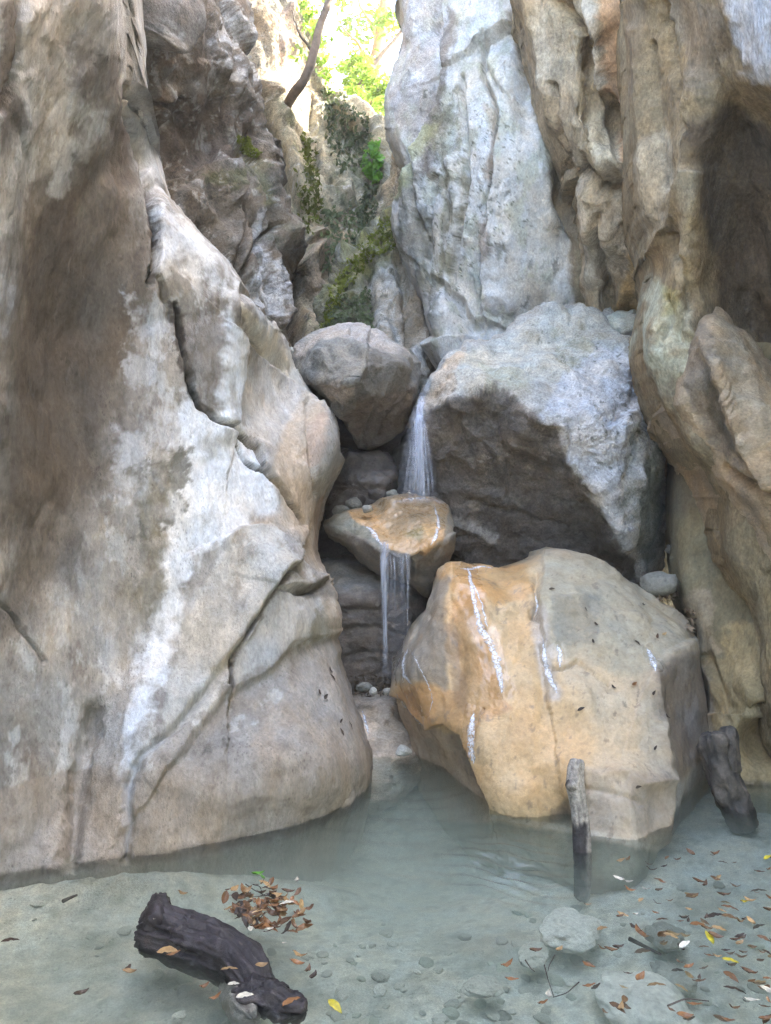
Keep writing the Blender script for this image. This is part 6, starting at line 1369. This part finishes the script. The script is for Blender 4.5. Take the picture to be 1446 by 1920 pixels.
def greenery():
    P3 = lambda u, v, Y: tuple(pt(u, v, Y))
    def tree(label, trunk, r0, r1, limbs, clumps, n, size, seed, bark, leafm):
        P, Q = tubes(trunk, r0, r1, seed=seed)
        e = empty('tree', trunk[0], label, 'tree', 'trees above the gorge')
        off = np.array(trunk[0])
        t = mesh_from('trunk', P - off, Q, bark); t.parent = e
        for k, l in enumerate(limbs):
            Pl, Ql = tubes(l[0], l[1], l[1] * .35, 8, 24, .03, seed + k + 1)
            b = mesh_from('branch', Pl - off, Ql, bark); b.parent = e
        V, Qc = leaf_cloud(clumps, n, size, seed)
        c = mesh_from('crown', V - off, Qc, leafm, smooth=False); c.parent = e
    R = np.random.RandomState(4)
    def clumps(u0, u1, v0, v1, Y0, Y1, k, r0, r1):
        return [P3(R.uniform(u0, u1), R.uniform(v0, v1), R.uniform(Y0, Y1)) + (R.uniform(r0, r1),) for _ in range(k)]
    tree('dark slender tree leaning from the sunlit cliff across the bright sky gap', [P3(532, 212, 9.6), P3(546, 182, 9.0), P3(566, 158, 8.8), P3(583, 122, 8.8), P3(592, 84, 8.85), P3(598, 55, 8.9), P3(612, 18, 8.95), P3(628, -40, 9.0), P3(660, -130, 9.1), P3(690, -240, 9.2)], .06, .035,
         [([P3(588, 100, 8.82), P3(560, 60, 8.9), P3(548, 20, 9.0)], .018)], clumps(580, 800, -420, -120, 8.6, 10, 14, .3, .6) + clumps(548, 612, 20, 150, 8.9, 9.2, 6, .07, .16), 2600, .05, 5, BARK, LEAFG)
    tree('warm-barked tree behind the sky gap with yellow-green backlit foliage', [P3(690, 330, 14), P3(698, 200, 14), P3(706, 110, 14), P3(720, 30, 14), P3(728, -60, 14), P3(740, -200, 14)], .14, .08,
         [([P3(703, 130, 14), P3(670, 80, 13.8), P3(640, 50, 13.7)], .04), ([P3(712, 70, 14), P3(680, 20, 14), P3(660, -20, 14)], .04)],
         clumps(655, 735, 30, 240, 13, 15, 18, .22, .45) + clumps(625, 735, -40, 60, 13, 15, 8, .2, .4) + clumps(640, 900, -500, -60, 13, 16, 14, .6, 1.1), 5200, .075, 6, BARK2, LEAFG)
    tree('thin dark-limbed tree rising behind the pale cliff over the brightest foliage', [P3(655, 205, 12), P3(672, 165, 12), P3(692, 140, 12), P3(706, 112, 12), P3(735, 82, 12), P3(780, 20, 12)], .05, .025,
         [([P3(692, 140, 12), P3(715, 150, 12), P3(735, 140, 12)], .02), ([P3(670, 215, 12), P3(690, 200, 12), P3(712, 180, 12)], .025)],
         clumps(640, 700, 110, 210, 11.6, 12.6, 12, .14, .3) + clumps(690, 735, 130, 260, 11.6, 12.4, 7, .12, .25), 2400, .055, 7, BARK, LEAFG)
    def ivy(name, label, poly, on, n, size, mat, seed, lift=.03, cat='ivy'):
        RR = np.random.RandomState(seed)
        us = [p[0] for p in poly]; vs_ = [p[1] for p in poly]
        V, Q = [], []; k = 0
        U = RR.uniform(min(us), max(us), n * 3); Vv = RR.uniform(min(vs_), max(vs_), n * 3)
        m = poly_sd(U, Vv, poly) + 22 * fbm(U / 18, Vv / 18, 0 * U + seed, 4) > 0
        for u, v in zip(U[m][:n], Vv[m][:n]):
            h = hit(on, u, v)
            if h[0] is None: continue
            nrm = np.array(h[1]); 
            if nrm @ (np.array([0, 0, H]) - np.array(h[0])) < 0: nrm = -nrm
            c = np.array(h[0]) + nrm * lift * RR.uniform(.2, 1.2)
            a = RR.normal(size=3) - nrm * .3; a[2] -= .4; a /= np.linalg.norm(a); b = np.cross(a, nrm + .5 * RR.normal(size=3)); b /= np.linalg.norm(b)
            s = size * RR.uniform(.6, 1.3); k = len(V)
            V += [c - a * s, c + b * s * .5, c + a * s, c - b * s * .5]; Q.append((k, k + 1, k + 2, k + 3))
        if V: tag(mesh_from(name, np.array(V), Q, mat, smooth=False), label, cat, None, 'stuff' if cat == 'moss' else None)
    ivy('ivy', 'dark ivy sheet over the shoulder of the back cliff under the sky gap', [(600, 165), (640, 185), (692, 225), (706, 300), (640, 330), (612, 260)], c3, 750, .035, IVYM, 1, .06)
    ivy('ivy', 'bright green ivy spilling down beside the edge of the pale cliff', [(684, 318), (706, 270), (718, 300), (716, 350), (690, 340)], c3, 380, .045, FERN, 2, .10)
    ivy('ivy', 'straggling ivy hanging in strands right of centre on the back cliff', [(688, 350), (716, 350), (700, 450), (660, 470)], c3, 420, .032, IVYM, 3, .06)
    ivy('ivy', 'scattered green sprigs high on the sunlit cliff beside the dark tree', [(555, 0), (580, 0), (615, 120), (612, 190), (595, 120)], c3, 450, .04, LEAFG, 4, .12)
    ivy('moss', 'yellow-green moss cushions on the crest of the mossy rock', [(596, 625), (632, 540), (668, 478), (725, 405), (752, 420), (735, 470), (690, 490), (640, 560), (615, 620)], mossy, 1500, .022, MOSST, 5, .03, 'moss')
    ivy('moss', 'bright moss strip down the left edge of the mossy rock', [(590, 630), (625, 545), (655, 485), (665, 500), (635, 560), (610, 630)], mossy, 420, .022, MOSST, 6, .04, 'moss')
    ivy('ivy', 'small-leaved creeper draping the mossy rock just above the wedge-shaped boulder', [(585, 650), (640, 560), (690, 540), (700, 640), (640, 625), (600, 650)], mossy, 900, .022, IVYM, 7, .04)
    ivy('ivy', 'low green plants in the crevice between the crag and the back cliff', [(560, 250), (585, 260), (600, 420), (575, 450), (562, 360)], c3, 420, .035, MOSST, 9, .06)
    ivy('ivy', 'leafy tufts low on the back cliff above the mossy rock', [(600, 400), (690, 380), (700, 450), (640, 500), (600, 520)], c3, 420, .035, IVYM, 10, .06)
    ivy('moss', 'green moss pad on the ledge of the dark broken crag', [(445, 255), (470, 262), (492, 290), (470, 295), (450, 280)], c2, 250, .018, MOSST, 8, .02, 'moss')
greenery()
def glare_haze():  # thin air volume added to imitate the veil of lens glare
    import bmesh
    bm = bmesh.new(); bmesh.ops.create_cube(bm, size=1)
    me = bpy.data.meshes.new('glare_haze'); bm.to_mesh(me); bm.free()
    o = bpy.data.objects.new('glare_haze', me); COL.objects.link(o); o.location = (0, 7, 9.25); o.scale = (110, 124, 22.5); o['kind'] = 'stuff'
    m, nt, out = new_mat('glare_haze'); v = nd(nt, 'ShaderNodeVolumePrincipled'); v.inputs['Color'].default_value = (.93, .94, .95, 1); v.inputs['Density'].default_value = .0032
    nt.links.new(v.outputs[0], out.inputs['Volume']); me.materials.append(m)
glare_haze()
# ================================================================== LIGHT AND CAMERA
EXPOSURE = 4.4
SUN_AZ, SUN_EL = math.radians(78), math.radians(50)      # azimuth from +Y towards +X
w = bpy.data.worlds.new('World'); SC.world = w; w.use_nodes = True
nt = w.node_tree; nt.nodes.clear()
sky = nd(nt, 'ShaderNodeTexSky', sky_type='NISHITA', sun_disc=False)
sky.sun_elevation = SUN_EL; sky.sun_rotation = SUN_AZ; sky.dust_density = 3.0; sky.air_density = 1.0
mx = nd(nt, 'ShaderNodeMix', data_type='RGBA', blend_type='MULTIPLY'); mx.inputs[0].default_value = 1; mx.inputs[7].default_value = (1.0, .925, .83, 1)
bg = nd(nt, 'ShaderNodeBackground'); bg.inputs['Strength'].default_value = .15
wo = nd(nt, 'ShaderNodeOutputWorld')
nt.links.new(sky.outputs[0], mx.inputs[6]); nt.links.new(mx.outputs[2], bg.inputs[0]); nt.links.new(bg.outputs[0], wo.inputs[0])
sl = bpy.data.lights.new('sun', 'SUN'); sl.energy = 2.0; sl.angle = math.radians(.5); sl.color = (1, .93, .8)
so = bpy.data.objects.new('sun', sl); COL.objects.link(so)
d = Vector((math.sin(SUN_AZ) * math.cos(SUN_EL), math.cos(SUN_AZ) * math.cos(SUN_EL), math.sin(SUN_EL)))
so.rotation_euler = d.to_track_quat('Z', 'Y').to_euler(); so.location = d * 30

cam = bpy.data.cameras.new('camera'); co = bpy.data.objects.new('camera', cam); COL.objects.link(co)
co.location = (0, 0, H); co.rotation_euler = (math.radians(90), 0, 0)
cam.sensor_fit = 'VERTICAL'; cam.sensor_height = 24; cam.lens = 24 * F / 1920; cam.clip_end = 500; cam.clip_start = .05
SC.camera = co
vs = SC.view_settings
vs.view_transform = 'Standard'; vs.look = 'None'; vs.exposure = EXPOSURE; vs.gamma = 1; vs.use_curve_mapping = False
cy = SC.cycles
cy.max_bounces = 8; cy.diffuse_bounces = 5; cy.glossy_bounces = 3; cy.transparent_max_bounces = 16; cy.volume_bounces = 1
cy.use_denoising = True; cy.denoising_prefilter = 'NONE'; cy.caustics_reflective = False; cy.caustics_refractive = False
